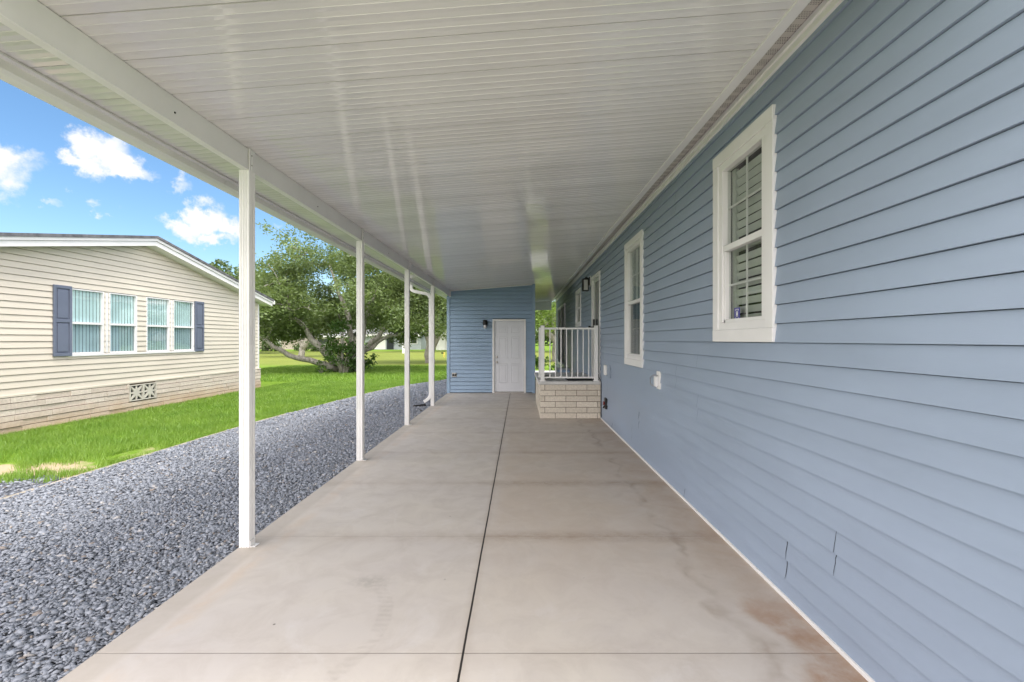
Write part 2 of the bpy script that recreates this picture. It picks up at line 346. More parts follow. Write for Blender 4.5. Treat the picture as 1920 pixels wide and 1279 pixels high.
# ------------------------------------------------------------------ mesh helpers
Z3 = Vector((0, 0, 1))
class MB:
    """collects shapes; frame (O,U,N): local (u, o, z) -> O + u*U + o*N + z*Z"""
    def __init__(s, fr=None): s.v = []; s.f = []; s.fr = fr
    def pt(s, u, o, z):
        if s.fr is None: return (u, o, z)
        O, U, N = s.fr; p = Vector(O) + u*Vector(U) + o*Vector(N) + z*Z3; return tuple(p)
    def face(s, pts):
        b = len(s.v); s.v += [s.pt(*p) for p in pts]; s.f.append(tuple(range(b, b+len(pts)))); return s
    def box(s, a0, a1, b0, b1, c0, c1):
        b = len(s.v)
        s.v += [s.pt(x, y, z) for z in (c0, c1) for x, y in ((a0, b0), (a1, b0), (a1, b1), (a0, b1))]
        s.f += [(b+3, b+2, b+1, b), (b+4, b+5, b+6, b+7)] + [(b+i, b+(i+1) % 4, b+4+(i+1) % 4, b+4+i) for i in range(4)]
        return s
    def prism(s, poly, h0, h1, axis=2):
        """poly in the two other axes, extruded along axis (0=u,1=o,2=z)"""
        b = len(s.v); n = len(poly)
        def mk(p, h):
            q = [0, 0, 0]; k = [i for i in range(3) if i != axis]; q[k[0]], q[k[1]] = p; q[axis] = h; return s.pt(*q)
        s.v += [mk(p, h0) for p in poly] + [mk(p, h1) for p in poly]
        s.f += [tuple(b+i for i in reversed(range(n))), tuple(b+n+i for i in range(n))] + [(b+i, b+(i+1) % n, b+n+(i+1) % n, b+n+i) for i in range(n)]
        return s
    def strip(s, prof, h0, h1, axis):
        """open profile extruded"""
        b = len(s.v); n = len(prof)
        def mk(p, h):
            q = [0, 0, 0]; k = [i for i in range(3) if i != axis]; q[k[0]], q[k[1]] = p; q[axis] = h; return s.pt(*q)
        s.v += [mk(p, h0) for p in prof] + [mk(p, h1) for p in prof]
        s.f += [(b+i, b+i+1, b+n+i+1, b+n+i) for i in range(n-1)]
        return s
    def tube(s, pts, r, n=8, caps=True, sx=1, rot=0):
        pts = [Vector(s.pt(*p)) for p in pts]; k = len(pts)
        rs = r if isinstance(r, (list, tuple)) else [r]*k
        b = len(s.v); t0 = (pts[1]-pts[0]).normalized()
        a = t0.cross(Z3); a = a.normalized() if a.length > .05 else Vector((1, 0, 0)); a = (a - t0*a.dot(t0)).normalized()
        for i, p in enumerate(pts):
            t = (pts[min(i+1, k-1)]-pts[max(i-1, 0)]).normalized()
            a = (a - t*a.dot(t)).normalized(); c = t.cross(a)
            for j in range(n):
                th = 2*math.pi*j/n+rot; s.v.append(tuple(p + a*math.cos(th)*rs[i]*sx + c*math.sin(th)*rs[i]))
        for i in range(k-1):
            for j in range(n): s.f.append((b+i*n+j, b+i*n+(j+1) % n, b+(i+1)*n+(j+1) % n, b+(i+1)*n+j))
        if caps: s.f.append(tuple(b+j for j in reversed(range(n)))); s.f.append(tuple(b+(k-1)*n+j for j in range(n)))
        return s
    def lathe(s, prof, c, n=20, axis='z'):
        """prof [(r,h)] about a vertical or outward axis through c (local)"""
        b = len(s.v)
        for r, h in prof:
            for j in range(n):
                th = 2*math.pi*j/n; p = (r*math.cos(th), r*math.sin(th))
                q = (c[0]+p[0], c[1]+p[1], c[2]+h) if axis == 'z' else (c[0]+p[0], c[1]+h, c[2]+p[1])
                s.v.append(s.pt(*q))
        for i in range(len(prof)-1):
            for j in range(n): s.f.append((b+i*n+j, b+i*n+(j+1) % n, b+(i+1)*n+(j+1) % n, b+(i+1)*n+j))
        s.f.append(tuple(b+j for j in reversed(range(n)))); s.f.append(tuple(b+(len(prof)-1)*n+j for j in range(n)))
        return s
    def build(s, name, m, parent=None, at=None, bevel=0, smooth=False, mod=None, recalc=True):
        pw = WLOC[parent] if parent else Vector((0, 0, 0))
        org = Vector(at) if at is not None else pw
        me = bpy.data.meshes.new(name); me.from_pydata([tuple(Vector(p)-org) for p in s.v], [], s.f)
        if recalc:
            bm = bmesh.new(); bm.from_mesh(me); bmesh.ops.recalc_face_normals(bm, faces=bm.faces); bm.to_mesh(me); bm.free()
        return link(name, me, m, parent, org, bevel, smooth)
WLOC = {}
def link(name, me, m, parent=None, org=Vector((0, 0, 0)), bevel=0, smooth=False):
    o = bpy.data.objects.new(name, me); S.collection.objects.link(o)
    if m: me.materials.append(M[m] if isinstance(m, str) else m)
    pw = WLOC[parent] if parent else Vector((0, 0, 0))
    if parent: o.parent = parent
    o.location = org - pw; WLOC[o] = org.copy()
    if smooth:
        for p in me.polygons: p.use_smooth = True
    if bevel:
        b = o.modifiers.new('bevel', 'BEVEL'); b.width = bevel; b.segments = 2; b.limit_method = 'ANGLE'; b.angle_limit = rad(40)
    return o
def thing(name, label, cat, loc, group=None):
    o = bpy.data.objects.new(name, None); S.collection.objects.link(o); o.location = loc; o.empty_display_size = .2
    WLOC[o] = Vector(loc); return tag(o, label, cat, group)
def tag(o, label, cat, group=None):
    o['label'] = label; o['category'] = cat
    if group: o['group'] = group
    return o
def struct(o): o['kind'] = 'structure'; return o
def npmesh(name, V, F):
    me = bpy.data.meshes.new(name); V = np.asarray(V, np.float32); F = np.asarray(F, np.int32); k = F.shape[1]
    me.vertices.add(len(V)); me.vertices.foreach_set('co', V.ravel())
    me.loops.add(F.size); me.loops.foreach_set('vertex_index', F.ravel())
    me.polygons.add(len(F)); me.polygons.foreach_set('loop_start', np.arange(len(F), dtype=np.int32)*k)
    me.update(calc_edges=True); me.validate(); return me

def clip(poly, a, b, c):                 # keep a*u + b*z <= c
    out = []
    for i in range(len(poly)):
        p, q = poly[i], poly[(i+1) % len(poly)]
        dp = a*p[0]+b*p[1]-c; dq = a*q[0]+b*q[1]-c
        if dp <= 0: out.append(p)
        if dp*dq < 0:
            t = dp/(dp-dq); out.append((p[0]+t*(q[0]-p[0]), p[1]+t*(q[1]-p[1])))
    return out
def siding(fr, u0, u1, z0, z1, h, zref, cuts=(), planes=(), lip=.015, slot=.004):
    """lapped boards with an open shadow slot under each butt edge"""
    mb = MB(fr); k = math.floor((z0-zref)/h)
    while zref+k*h < z1-1e-6:
        a = zref+k*h; b = a+h; k += 1; zm = (a+b)/2
        segs = [(u0, u1)]
        for (cu0, cu1, cz0, cz1) in cuts:
            if cz0 < zm < cz1:
                ns = []
                for s0, s1 in segs:
                    if cu1 <= s0 or cu0 >= s1: ns.append((s0, s1)); continue
                    if cu0 > s0: ns.append((s0, cu0))
                    if cu1 < s1: ns.append((cu1, s1))
                segs = ns
        lo, hi = max(a, z0), min(b, z1)
        def cl(s0, s1, p, q):
            poly = [(s0, p), (s1, p), (s1, q), (s0, q)]
            for pl in planes:
                if poly: poly = clip(poly, *pl)
            return poly if len(poly) > 2 else None
        of = lambda z: .001 + lip*(1-(z-a)/h)
        for s0, s1 in segs:
            top = min(hi, b-slot)
            poly = cl(s0, s1, lo, top)
            if not poly: continue
            mb.face([(u, of(z), z) for u, z in poly])
            for zz, q in ((lo, of(lo)), (top, of(top))):
                bt = [p for p in poly if abs(p[1]-zz) < 1e-7]
                if len(bt) >= 2:
                    x0 = min(p[0] for p in bt); x1 = max(p[0] for p in bt)
                    mb.face([(x0, -.02, zz), (x1, -.02, zz), (x1, q, zz), (x0, q, zz)])
            bp = cl(s0, s1, top-.004, min(b+.004, z1))
            if bp: mb.face([(u, -.02, z) for u, z in bp])
    return mb

def window(parent, fr, u0, u1, z0, z1, cas, fw, style, glass='glass', low=None, muntin=True, split=.5, label=None):
    """casing + frame + two sashes; style: shutters | blinds | dark"""
    c = MB(fr); d = .03
    if cas > 0:
        c.box(u0, u1, 0, d, z0, z0+cas); c.box(u0, u1, 0, d, z1-cas, z1)
        c.box(u0, u0+cas, 0, d-.002, z0+cas, z1-cas); c.box(u1-cas, u1, 0, d-.002, z0+cas, z1-cas)
    a0, a1, b0, b1 = u0+cas, u1-cas, z0+cas, z1-cas
    f = MB(fr); t = fw
    zm = b0+(b1-b0)*split
    for (x0, x1, y0, y1) in ((a0, a1, b0, b0+t), (a0, a1, b1-t, b1), (a0, a0+t, b0+t, b1-t), (a1-t, a1, b0+t, b1-t)): f.box(x0, x1, -.05, .018, y0, y1)
    f.box(a0+t, a1-t, -.04, .012, zm-.022, zm+.022)
    sw = t*.45                                   # the lower sash stands inside its own narrow stiles
    f.box(a0+t, a0+t+sw, -.04, .004, b0+t, zm-.022); f.box(a1-t-sw, a1-t, -.04, .004, b0+t, zm-.022)
    f.box(a0+t, a1-t, -.04, .004, b0+t, b0+t+sw)
    if cas > 0: win = c.build('window', 'vinyl', parent, bevel=.003); f.build('frame', 'vinyl', win, bevel=.003)
    else: win = f.build('window', 'vinyl', parent, bevel=.002)
    g0, g1 = a0+t, a1-t
    p = MB(fr); p.face([(g0, -.025, zm+.022), (g1, -.025, zm+.022), (g1, -.025, b1-t), (g0, -.025, b1-t)]); p.build('pane', glass, win, recalc=False)
    p = MB(fr); p.face([(g0+sw, -.025, b0+t+sw), (g1-sw, -.025, b0+t+sw), (g1-sw, -.025, zm-.022), (g0+sw, -.025, zm-.022)]); p.build('pane', low or glass, win, recalc=False)
    if muntin:
        m_ = MB(fr); um = (g0+g1)/2
        for (y0, y1, s_) in ((zm+.022, b1-t, 0), (b0+t+sw, zm-.022, sw)):
            m_.box(um-.008, um+.008, -.036, -.028, y0, y1); ym = (y0+y1)/2
            m_.box(g0+s_, um-.008, -.036, -.028, ym-.007, ym+.007); m_.box(um+.008, g1-s_, -.036, -.028, ym-.007, ym+.007)
        m_.build('muntin', 'vinyl', win)
    r = MB(fr)                                    # shallow recess behind the glass
    r.face([(g0, -.25, b0), (g1, -.25, b0), (g1, -.25, b1), (g0, -.25, b1)])
    for q in ([(g0, -.25, b0), (g0, -.25, b1), (g0, -.05, b1), (g0, -.05, b0)], [(g1, -.25, b0), (g1, -.25, b1), (g1, -.05, b1), (g1, -.05, b0)],
              [(g0, -.25, b0), (g1, -.25, b0), (g1, -.05, b0), (g0, -.05, b0)], [(g0, -.25, b1), (g1, -.25, b1), (g1, -.05, b1), (g0, -.05, b1)]): r.face(q)
    r.build('recess', 'room', win, recalc=False)
    if style == 'shutters':
        s_ = MB(fr); z = b0+t+.03
        s_.box(g0, g0+.05, -.085, -.06, b0+t, b1-t); s_.box(g1-.05, g1, -.085, -.06, b0+t, b1-t)
        s_.box(g0+.05, g1-.05, -.085, -.06, zm-.03, zm+.03)
        while z < b1-t-.02:
            if abs(z-zm) > .045: s_.prism([(-.088, z-.023), (-.083, z-.025), (-.066, z+.021), (-.071, z+.023)], g0+.05, g1-.05, 0)
            z += .063
        s_.build('shutter', 'slat', win)
    if style == 'blinds':
        s_ = MB(fr); x = g0+.02
        while x < g1-.01:
            s_.prism([(x-.034, -.050), (x+.034, -.060), (x+.035, -.058), (x-.033, -.048)], b0+t, b1-t, 2); x += .071
        s_.build('blind', 'blind', win)
    return win

# ------------------------------------------------------------------ ground
def sheet(name, poly, z, m):
    mb = MB(); mb.face([(x, y, z) for x, y in poly]); return struct(mb.build(name, m, recalc=False))
sheet('lawn', [(-500, -60), (500, -60), (500, 900), (-500, 900)], -.10, 'lawn')
edge = [(-5.07, -9), (-5.07, 3.0), (-5.05, 5.2), (-5.02, 7.0), (-4.98, 8.2), (-4.86, 9.6), (-4.68, 11.2), (-4.42, 12.9), (-4.05, 14.8), (-3.5, 16.1), (-2.95, 17.2), (-2.7, 18.4), (-2.55, 21)]
sheet('gravel_bed', edge + [(-1.9, 21), (-1.9, -9)], -.075, 'bed')
sheet('gravel_patch', [(-7.6, 3.2), (-5.12, 3.2), (-5.12, 5.05), (-5.5, 5.3), (-6.3, 5.05), (-7.0, 4.9), (-7.6, 4.7)], -.094, 'bed')
d = MB(); d.box(-2.03, 1.56, -14, 12.75, -.12, 0); d.box(.42, 1.56, 12.75, 16.5, -.12, 0)
struct(d.build('driveway', 'concrete'))
pk = MB(); pk.box(-2.5, 6, 19.2, 22.5, -.2, -.055); struct(pk.build('path', 'porchslab'))
ed = MB()
for i in range(len(edge)-1):
    (x0, y0), (x1, y1) = edge[i], edge[i+1]; n = max(1, int(math.hypot(x1-x0, y1-y0)/1.2))
    for k in range(n):
        a = k/n; b = (k+1)/n - .004
        p0 = (x0+(x1-x0)*a, y0+(y1-y0)*a); p1 = (x0+(x1-x0)*b, y0+(y1-y0)*b); zz = -.052+random.uniform(-.010, .004)
        ed.prism([(p0[0]-.06, p0[1]), (p0[0], p0[1]), (p1[0], p1[1]), (p1[0]-.06, p1[1])], -.12, zz)
struct(ed.build('kerb', 'edging'))

def edge_x(y): return np.interp(y, [p[1] for p in edge], [p[0] for p in edge])

# stones: flattened, broken icosahedra
def stones(name, xy, zbase, size, jit):
    bm = bmesh.new(); bmesh.ops.create_icosphere(bm, subdivisions=1, radius=1)
    bv = np.array([v.co[:] for v in bm.verts]); bf = np.array([[v.index for v in f.verts] for f in bm.faces]); bm.free()
    n = len(xy); NV = 8
    var = [bv*(1+RNG.uniform(-.38, .30, (len(bv), 1))) for _ in range(NV)]
    V = np.stack([var[i] for i in RNG.integers(0, NV, n)])
    sz = size*RNG.lognormal(0, .28, n)
    V = V*np.stack([sz, sz*RNG.uniform(.45, .9, n), sz*RNG.uniform(.16, .38, n)], 1)[:, None, :]
    th = RNG.uniform(0, 2*np.pi, n); ti = RNG.normal(0, .36, n); ti2 = RNG.normal(0, .36, n)
    def rot(V, a, i, j):
        c, s = np.cos(a)[:, None], np.sin(a)[:, None]; x = V[:, :, i]*c - V[:, :, j]*s; y = V[:, :, i]*s + V[:, :, j]*c
        V[:, :, i] = x; V[:, :, j] = y
    rot(V, ti, 0, 2); rot(V, ti2, 1, 2); rot(V, th, 0, 1)
    V[:, :, 0] += xy[:, :1]; V[:, :, 1] += xy[:, 1:2]; V[:, :, 2] += (zbase + RNG.uniform(0, jit, n))[:, None]
    F = bf[None] + (np.arange(n)*len(bv))[:, None, None]
    return npmesh(name, V.reshape(-1, 3), F.reshape(-1, 3))
def scatter(y0, y1, dens, lo=-5.05, hi=-2.05):
    n = int((hi-lo)*(y1-y0)*dens); x = RNG.uniform(lo, hi, n); y = RNG.uniform(y0, y1, n)
    k = (x > edge_x(y)+.03) & (x > -1.25*y-1.0); return np.stack([x[k], y[k]], 1)
sn = [scatter(.8, 4.5, 6800), scatter(4.5, 9.0, 4600), scatter(9, 20, 1900)]
A = stones('gravel', sn[0], -.066, .0155, .020); B = stones('g', sn[1], -.066, .016, .024); C_ = stones('g', sn[2], -.066, .024, .022)
def join(name, mats, *mes):
    Vs = []; Fs = []; off = 0
    for me in mes:
        v = np.empty(len(me.vertices)*3, np.float32); me.vertices.foreach_get('co', v)
        f = np.empty(len(me.loops), np.int32); me.loops.foreach_get('vertex_index', f); k = len(me.loops)//len(me.polygons)
        Vs.append(v.reshape(-1, 3)); Fs.append(f.reshape(-1, k)+off); off += len(me.vertices)
    return npmesh(name, np.concatenate(Vs), np.concatenate(Fs))
px_ = np.stack([RNG.uniform(-7.5, -5.15, 2600), RNG.uniform(3.3, 5.15, 2600)], 1)
D_ = stones('g', px_, -.094, .02, .01)
gv = link('gravel', join('gravel', None, A, B, C_, D_), 'stone'); gv['kind'] = 'stuff'

# grass blades
def blades(xy, h, wd):
    n = len(xy); th = RNG.uniform(0, 2*np.pi, n); hh = h*RNG.uniform(.45, 1.25, n); ln = RNG.uniform(.1, .8, n)*hh; la = RNG.uniform(0, 2*np.pi, n)
    b = np.stack([xy[:, 0], xy[:, 1], np.full(n, -.102)], 1); dw = np.stack([np.cos(th), np.sin(th), 0*th], 1)*wd*RNG.uniform(.6, 1.2, (n, 1))
    mid = b + np.stack([np.cos(la)*ln*.35, np.sin(la)*ln*.35, hh*.6], 1); tip = b + np.stack([np.cos(la)*ln, np.sin(la)*ln, hh], 1)
    V = np.stack([b-dw, b+dw, mid+dw*.7, mid-dw*.7, tip], 1).reshape(-1, 3); i = (np.arange(n)*5)[:, None]
    F = np.concatenate([i+np.array([[0, 1, 2]]), i+np.array([[0, 2, 3]]), i+np.array([[3, 2, 4]])])
    return V, F
def gscatter(x0, x1, y0, y1, dens):
    n = int((x1-x0)*(y1-y0)*dens); x = RNG.uniform(x0, x1, n); y = RNG.uniform(y0, y1, n)
    fb = ((x+6.1)/1.3)**2+((y-5.25)/.60)**2 + .45*np.sin(x*5+1)*np.sin(y*7)+.35*np.sin(x*13+y*9)
    bare = fb < RNG.uniform(.35, 1.5, n)
    pat = (y < 5.0+.1*np.sin(x*6)) & (y > 3.0) & (x > -7.7)
    bare |= (np.abs(x-edge_x(y)+.3) < .28) & ((np.sin(y*2.3)+np.sin(y*5.1+1)+.8*np.sin(x*9)) > RNG.uniform(.5, 1.6, n))
    tuft = ((x+5.75)**2+(y-5.2)**2 < .05) | ((x+5.3)**2/.5+(y-5.35)**2 < .03)
    clump = (np.sin(x*3.1+y*1.7)*np.sin(x*1.3-y*2.9)+np.sin(x*11+y*7)*.4) > RNG.uniform(-1.6, .2, n)
    k = (x < edge_x(y)-.05+RNG.normal(0, .045, n)) & ((~bare & ~pat) | tuft) & clump & (x > -1.25*y-1)
    return np.stack([x[k], y[k]], 1)
gb = [blades(gscatter(-8.45, -4.9, 3.5, 9.5, 7500), .085, .0032), blades(gscatter(-8.45, -2.4, 9.5, 17, 3200), .085, .0055), blades(gscatter(-14, -2, 17, 27, 500), .09, .014)]
off = 0; Vs = []; Fs = []
for v, f in gb: Vs.append(v); Fs.append(f+off); off += len(v)
gr = link('grass', npmesh('grass', np.concatenate(Vs), np.concatenate(Fs)), 'grass'); gr['kind'] = 'stuff'

# ------------------------------------------------------------------ blue house
HX = 1.55; HF = ((HX, 0, 0), (0, 1, 0), (-1, 0, 0)); EX = 1.4835/13
H0, H1 = .75, 18.9
house = thing('blue_house', 'blue lap sided house with white trimmed windows along the right of the driveway', 'house', (HX, 9, 0))
W1 = (2.70, 3.54, 1.485, 2.92); W2 = (5.59, 6.54, 1.147, 2.88); W3 = (11.3, 12.3, 1.84, 2.82); DR = (8.58, 9.56, .71, 2.83); SG = (15.2, 17.9, .55, 2.75)
cs = .088
cuts = [(a+.05, b-.05, c+.05, d_-.05) for a, b, c, d_ in (W1, W2, W3, SG)] + [(DR[0]+.03, DR[1]-.03, -.0+DR[2], DR[3]-.03)]
sm = siding(HF, H0, H1, .02, 3.16, EX, 0, cuts); sm.build('wall', 'siding', house, recalc=False)
# end walls and core
cw = MB(); cw.face([(HX, H0, 0), (9.5, H0, 0), (9.5, H0, 3.2), (5.5, H0, 4.1), (HX, H0, 3.2)]); cw.face([(HX, H1, 0), (9.5, H1, 0), (9.5, H1, 3.2), (5.5, H1, 4.1), (HX, H1, 3.2)])
cw.face([(9.5, H0, 0), (9.5, H1, 0), (9.5, H1, 3.2), (9.5, H0, 3.2)]); cw.build('wall', 'siding', house, recalc=False)
rf = MB(); rf.prism([(1.30, 3.24), (1.30, 3.32), (5.5, 4.35), (9.9, 3.32), (9.9, 3.22), (5.5, 4.22)], H0-.3, H1+.3, 1); roofh = rf.build('roof', 'shingle', house)
tr = MB(HF)
tr.box(H0, H1, .0, .030, 3.112, 3.150); tr.box(H0, H1, .0, .044, 3.150, 3.186); tr.build('frieze_trim', 'vinyl', house, bevel=.004)
sf = MB(); sf.box(1.40, 1.545, H0, H1, 3.190, 3.20); sf.build('soffit', 'soffit', house)
st = MB(HF); st.box(H0, DR[0]-.1, .0, .024, .0, .022); st.build('starter_strip', 'white', house, bevel=.002)
for u, rows, wd in ((2.59, (1, 2), .0075), (2.19, (3,), .0055), (2.19, (4,), .003), (5.81, (3, 4), .013), (6.17, (1, 2), .003), (4.20, (0,), .008), (4.42, (9, 10), .002), (3.887, (7, 8), .0018), (4.44, (24, 25), .003), (7.5, (0,), .014), (7.9, (5, 6), .004), (3.90, (11,), .0015)):
    for r in rows:
        jn = MB(HF); z0 = r*EX+.003; z1 = z0+EX-.010; n = 5; pts = []
        j = [random.uniform(-.5, .5)*wd for _ in range(n+1)]; wv = [wd*(.25+.75*(k/n)**.6)*random.uniform(.7, 1.1) for k in range(n+1)]
        if wd < .0035: wv = [wd]*6
        for k in range(n):
            za, zb = z0+(z1-z0)*k/n, z0+(z1-z0)*(k+1)/n; oa = .0155*(1-(k/n))+.003; ob = .0155*(1-((k+1)/n))+.003
            jn.face([(u+j[k]-wv[k]/2, oa, za), (u+j[k]+wv[k]/2, oa, za), (u+j[k+1]+wv[k+1]/2, ob, zb), (u+j[k+1]-wv[k+1]/2, ob, zb)])
        jn.build('siding_joint', 'dark', house, recalc=False)
w1 = window(house, HF, *W1, cs, .055, 'shutters', split=.485)
stk = MB(HF); su = 3.205; SZ = (1.732-1.640)/.085; SU = .085/.05; stk.box(su, su+.085, -.0242, -.0235, 1.640, 1.732); skp = stk.build('sticker', 'bluestick', w1)
s2 = MB(HF)
for a in (((su+.012), su+.038, 1.688, 1.691), (su+.012, su+.038, 1.626, 1.629), (su+.017, su+.033, 1.640, 1.642), (su+.017, su+.033, 1.676, 1.678), (su+.017, su+.020, 1.643, 1.675), (su+.030, su+.033, 1.643, 1.675), (su+.022, su+.028, 1.648, 1.670), (su+.012, su+.015, 1.680, 1.687), (su+.035, su+.038, 1.680, 1.687), (su+.012, su+.015, 1.630, 1.636), (su+.035, su+.038, 1.630, 1.636)):
    s2.box(su+(a[0]-su)*SU, su+(a[1]-su)*SU, -.0232, -.0225, 1.64+(a[2]-1.615)*SZ, 1.64+(a[3]-1.615)*SZ)
s2.build('emblem', 'white', skp)
w2 = window(house, HF, *W2, cs, .05, 'blinds', low='glassdark')
w3 = window(house, HF, *W3, .07, .045, 'dark', low='glassdark', muntin=False)
# entry door
dr = MB(HF); a, b, c, d_ = DR
dr.box(a, a+.07, -.02, .03, c, d_); dr.box(b-.07, b, -.02, .03, c, d_); dr.box(a+.07, b-.07, -.02, .03, d_-.07, d_)
door = dr.build('door', 'vinyl', house, bevel=.004)
dl = MB(HF); dl.box(a+.07, a+.11, -.06, -.02, c, d_-.07); dl.box(b-.11, b-.07, -.06, -.02, c, d_-.07); dl.box(a+.11, b-.11, -.06, -.02, c, c+.12); dl.box(a+.11, b-.11, -.06, -.02, d_-.13, d_-.07)
dl.build('door_leaf', 'slat', door, bevel=.004)
gp = MB(HF); gp.face([(a+.11, -.04, c+.12), (b-.11, -.04, c+.12), (b-.11, -.04, d_-.13), (a+.11, -.04, d_-.13)]); gp.build('pane', 'glassdark', door)
bk = MB(HF); bk.box(a+.1, b-.1, -.12, -.075, c, d_-.1); bk.build('inner_door', 'slat', door)
kn = MB(HF); kn.box(b-.14, b-.09, -.02, .012, 1.72, 1.93); kn.lathe([(.016, 0), (.016, .05), (.032, .055), (.032, .09), (.02, .1)], (b-.115, .012, 1.76), 16, 'o'); kn.build('handle', 'black', door, bevel=.003)
# garden door at the far end
sg = MB(HF); a, b, c, d_ = SG
sg.box(a, a+.08, -.02, .05, c, d_); sg.box(b-.08, b, -.02, .05, c, d_); sg.box(a+.08, b-.08, -.02, .05, d_-.08, d_); sg.box((a+b)/2-.05, (a+b)/2+.05, -.02, .05, c, d_-.08); sg.box(a+.08, b-.08, -.02, .05, c, c+.1)
sdo = sg.build('sliding_door', 'vinyl', house, bevel=.004)
for q0, q1 in ((a+.08, (a+b)/2-.05), ((a+b)/2+.05, b-.08)): MB(HF).face([(q0, -.01, c+.1), (q1, -.01, c+.1), (q1, -.01, d_-.08), (q0, -.01, d_-.08)]).build('pane', 'glassdark', sdo)
bk = MB(HF); bk.face([(a, -.25, c), (b, -.25, c), (b, -.25, d_), (a, -.25, d_)]); bk.build('recess', 'room', sdo)
ct = MB(HF); ct.box(H1-.07, H1+.02, -.05, .026, 0, 3.1); ct.build('corner_trim', 'vinyl', house)

def outlet(u, z0, z1, wd, label, cover=True):
    t = thing('outdoor_outlet', label, 'outlet', (HX-.015, u, (z0+z1)/2), )
    p = MB(HF); p.box(u-wd/2, u+wd/2, .004, .022, z0, z1); p.build('plate', 'white', t, bevel=.003)
    if cover:
        q = MB(HF); q.box(u-wd/2+.015, u+wd/2-.015, .022, .060, z0+.025, z0+(z1-z0)*.72); q.build('cover', 'vinyl', t, bevel=.01)
        r = MB(HF); zt = z0+(z1-z0)*.72
        r.tube([(u-.02, .03, zt+.01), (u+.0, .07, zt+.014), (u+.05, .095, zt-.02), (u+.06, .09, z0+.05), (u+.02, .07, z0+.03)], .004, 6); r.build('hasp', 'steel', t, smooth=True)
    return t
outlet(4.96, .955, 1.15, .115, 'white outdoor outlet with bulging cover below the narrow second window')
t = thing('utility_box', 'flat white utility box on the blue wall beside the porch railing', 'electrical box', (HX-.015, 7.98, .96))
p = MB(HF); p.box(7.93, 8.06, .004, .05, .87, 1.05); p.build('box', 'white', t, bevel=.01)
p = MB(HF); p.box(7.62, 7.88, .012, .018, .84, 1.06); p.build('cover_plate', 'siding', t, bevel=.002)
t = thing('hose_tap', 'black wall tap with a dull red centre low beside the brick porch', 'tap', (HX-.015, 7.95, .36))
p = MB(HF); p.box(7.90, 8.02, .004, .045, .27, .465); p.build('back_plate', 'black', t, bevel=.008)
p = MB(HF); p.lathe([(.018, .045), (.018, .055), (.036, .058), (.038, .064), (.034, .070), (.012, .072)], (7.96, 0, .37), 16, 'o'); p.build('handle', 'red', t, smooth=False)
p = MB(HF); p.tube([(7.96, .045, .32), (7.96, .062, .315), (7.96, .068, .285)], .011, 8); p.build('spout', 'black', t, smooth=True)

def lantern(fr, u, zt, drop, out, label, dome=False, block=True):
    O, U, N = fr; w_ = Vector(O)+u*Vector(U)+out*Vector(N)
    t = thing('wall_lantern', label, 'wall lamp', (w_.x, w_.y, zt-drop))
    if block: p = MB(fr); p.box(u-.07, u+.07, .0, .026, zt-.20, zt+.03); p.build('mounting_block', 'vinyl', t, bevel=.004)
    p = MB(fr); p.box(u-.055, u+.055, .026, .045, zt-.17, zt+.01); p.build('back_plate', 'black', t, bevel=.004)
    if dome:
        p = MB(fr); p.lathe([(.015, .02), (.05, .012), (.065, -.02), (.07, -.10), (.062, -.12)], (u, out, zt), 20); p.build('shade', 'black', t)
        p = MB(fr); p.box(u-.012, u+.012, .045, out, zt-.05, zt-.02); p.build('arm', 'black', t)
        p = MB(fr); p.lathe([(.04, -.12), (.04, -drop+.02), (.03, -drop)], (u, out, zt), 16); p.build('glass', 'lampglass', t, smooth=True)
        return
    p = MB(fr); p.tube([(u, .045, zt-.03), (u, .09, zt+.0), (u, out, zt+.0), (u, out, zt-.03)], .012, 8); p.build('arm', 'black', t, smooth=True)
    h = .055; zb = zt-drop; p = MB(fr)
    p.prism([(u-h-.012, out-h-.012), (u+h+.012, out-h-.012), (u+h+.012, out+h+.012), (u-h-.012, out+h+.012)], zt-.055, zt-.03)
    p.box(u-h-.008, u+h+.008, out-h-.008, out+h+.008, zb, zb+.02); p.box(u-.03, u+.03, out-.03, out+.03, zt-.03, zt-.015)
    for sx in (-1, 1):
        for sy in (-1, 1): p.box(u+sx*h-.011, u+sx*h+.011, out+sy*h-.011, out+sy*h+.011, zb+.02, zt-.055)
    p.build('cage', 'black', t)
    p = MB(fr); p.box(u-h+.008, u+h-.008, out-h+.008, out+h-.008, zb+.022, zt-.057); p.build('glass', 'lampglass', t)
lantern(HF, 9.80, 2.86, .30, .12, 'black square caged lantern mounted beside the front door')

# ------------------------------------------------------------------ carport
def cz(x): return 2.885 + .077*(x+1.96)
R0, R1 = 1.0, 19.0
cp = thing('carport', 'white aluminium carport roof on fluted posts over the concrete driveway', 'carport', (-.3, 8, 0))
prof = []; y = R0; k = 0; pit = .061; pr = random.Random(5); ta = tb = 0
while y < R1:
    if k % 5 == 0: ta, tb = pr.uniform(-.0005, .0005), pr.uniform(-.0005, .0005)
    f0 = (k % 5)/5; f1 = (k % 5+1)/5; za = ta+(tb-ta)*f0; zb = ta+(tb-ta)*f1
    if k % 5 == 0: prof += [(y, .014), (y+.006, .014), (y+.0065, za)]
    else: prof += [(y, za), (y+.0015, za-.0019), (y+.0045, za-.0019), (y+.006, za)]
    prof += [(y+pit*.5, (za+zb)/2+.0012), (y+pit-.0005, zb)]; y += pit; k += 1
cl = MB(); b = 0; n = len(prof)
XA, XB = -2.46, 1.34
cl.v = [(XA, p[0], cz(XA)+p[1]) for p in prof] + [(XB, p[0], cz(XB)+p[1]) for p in prof]
cl.f = [(i, i+1, n+i+1, n+i) for i in range(n-1)]
cl.build('ceiling', 'ceiling', cp, recalc=False)
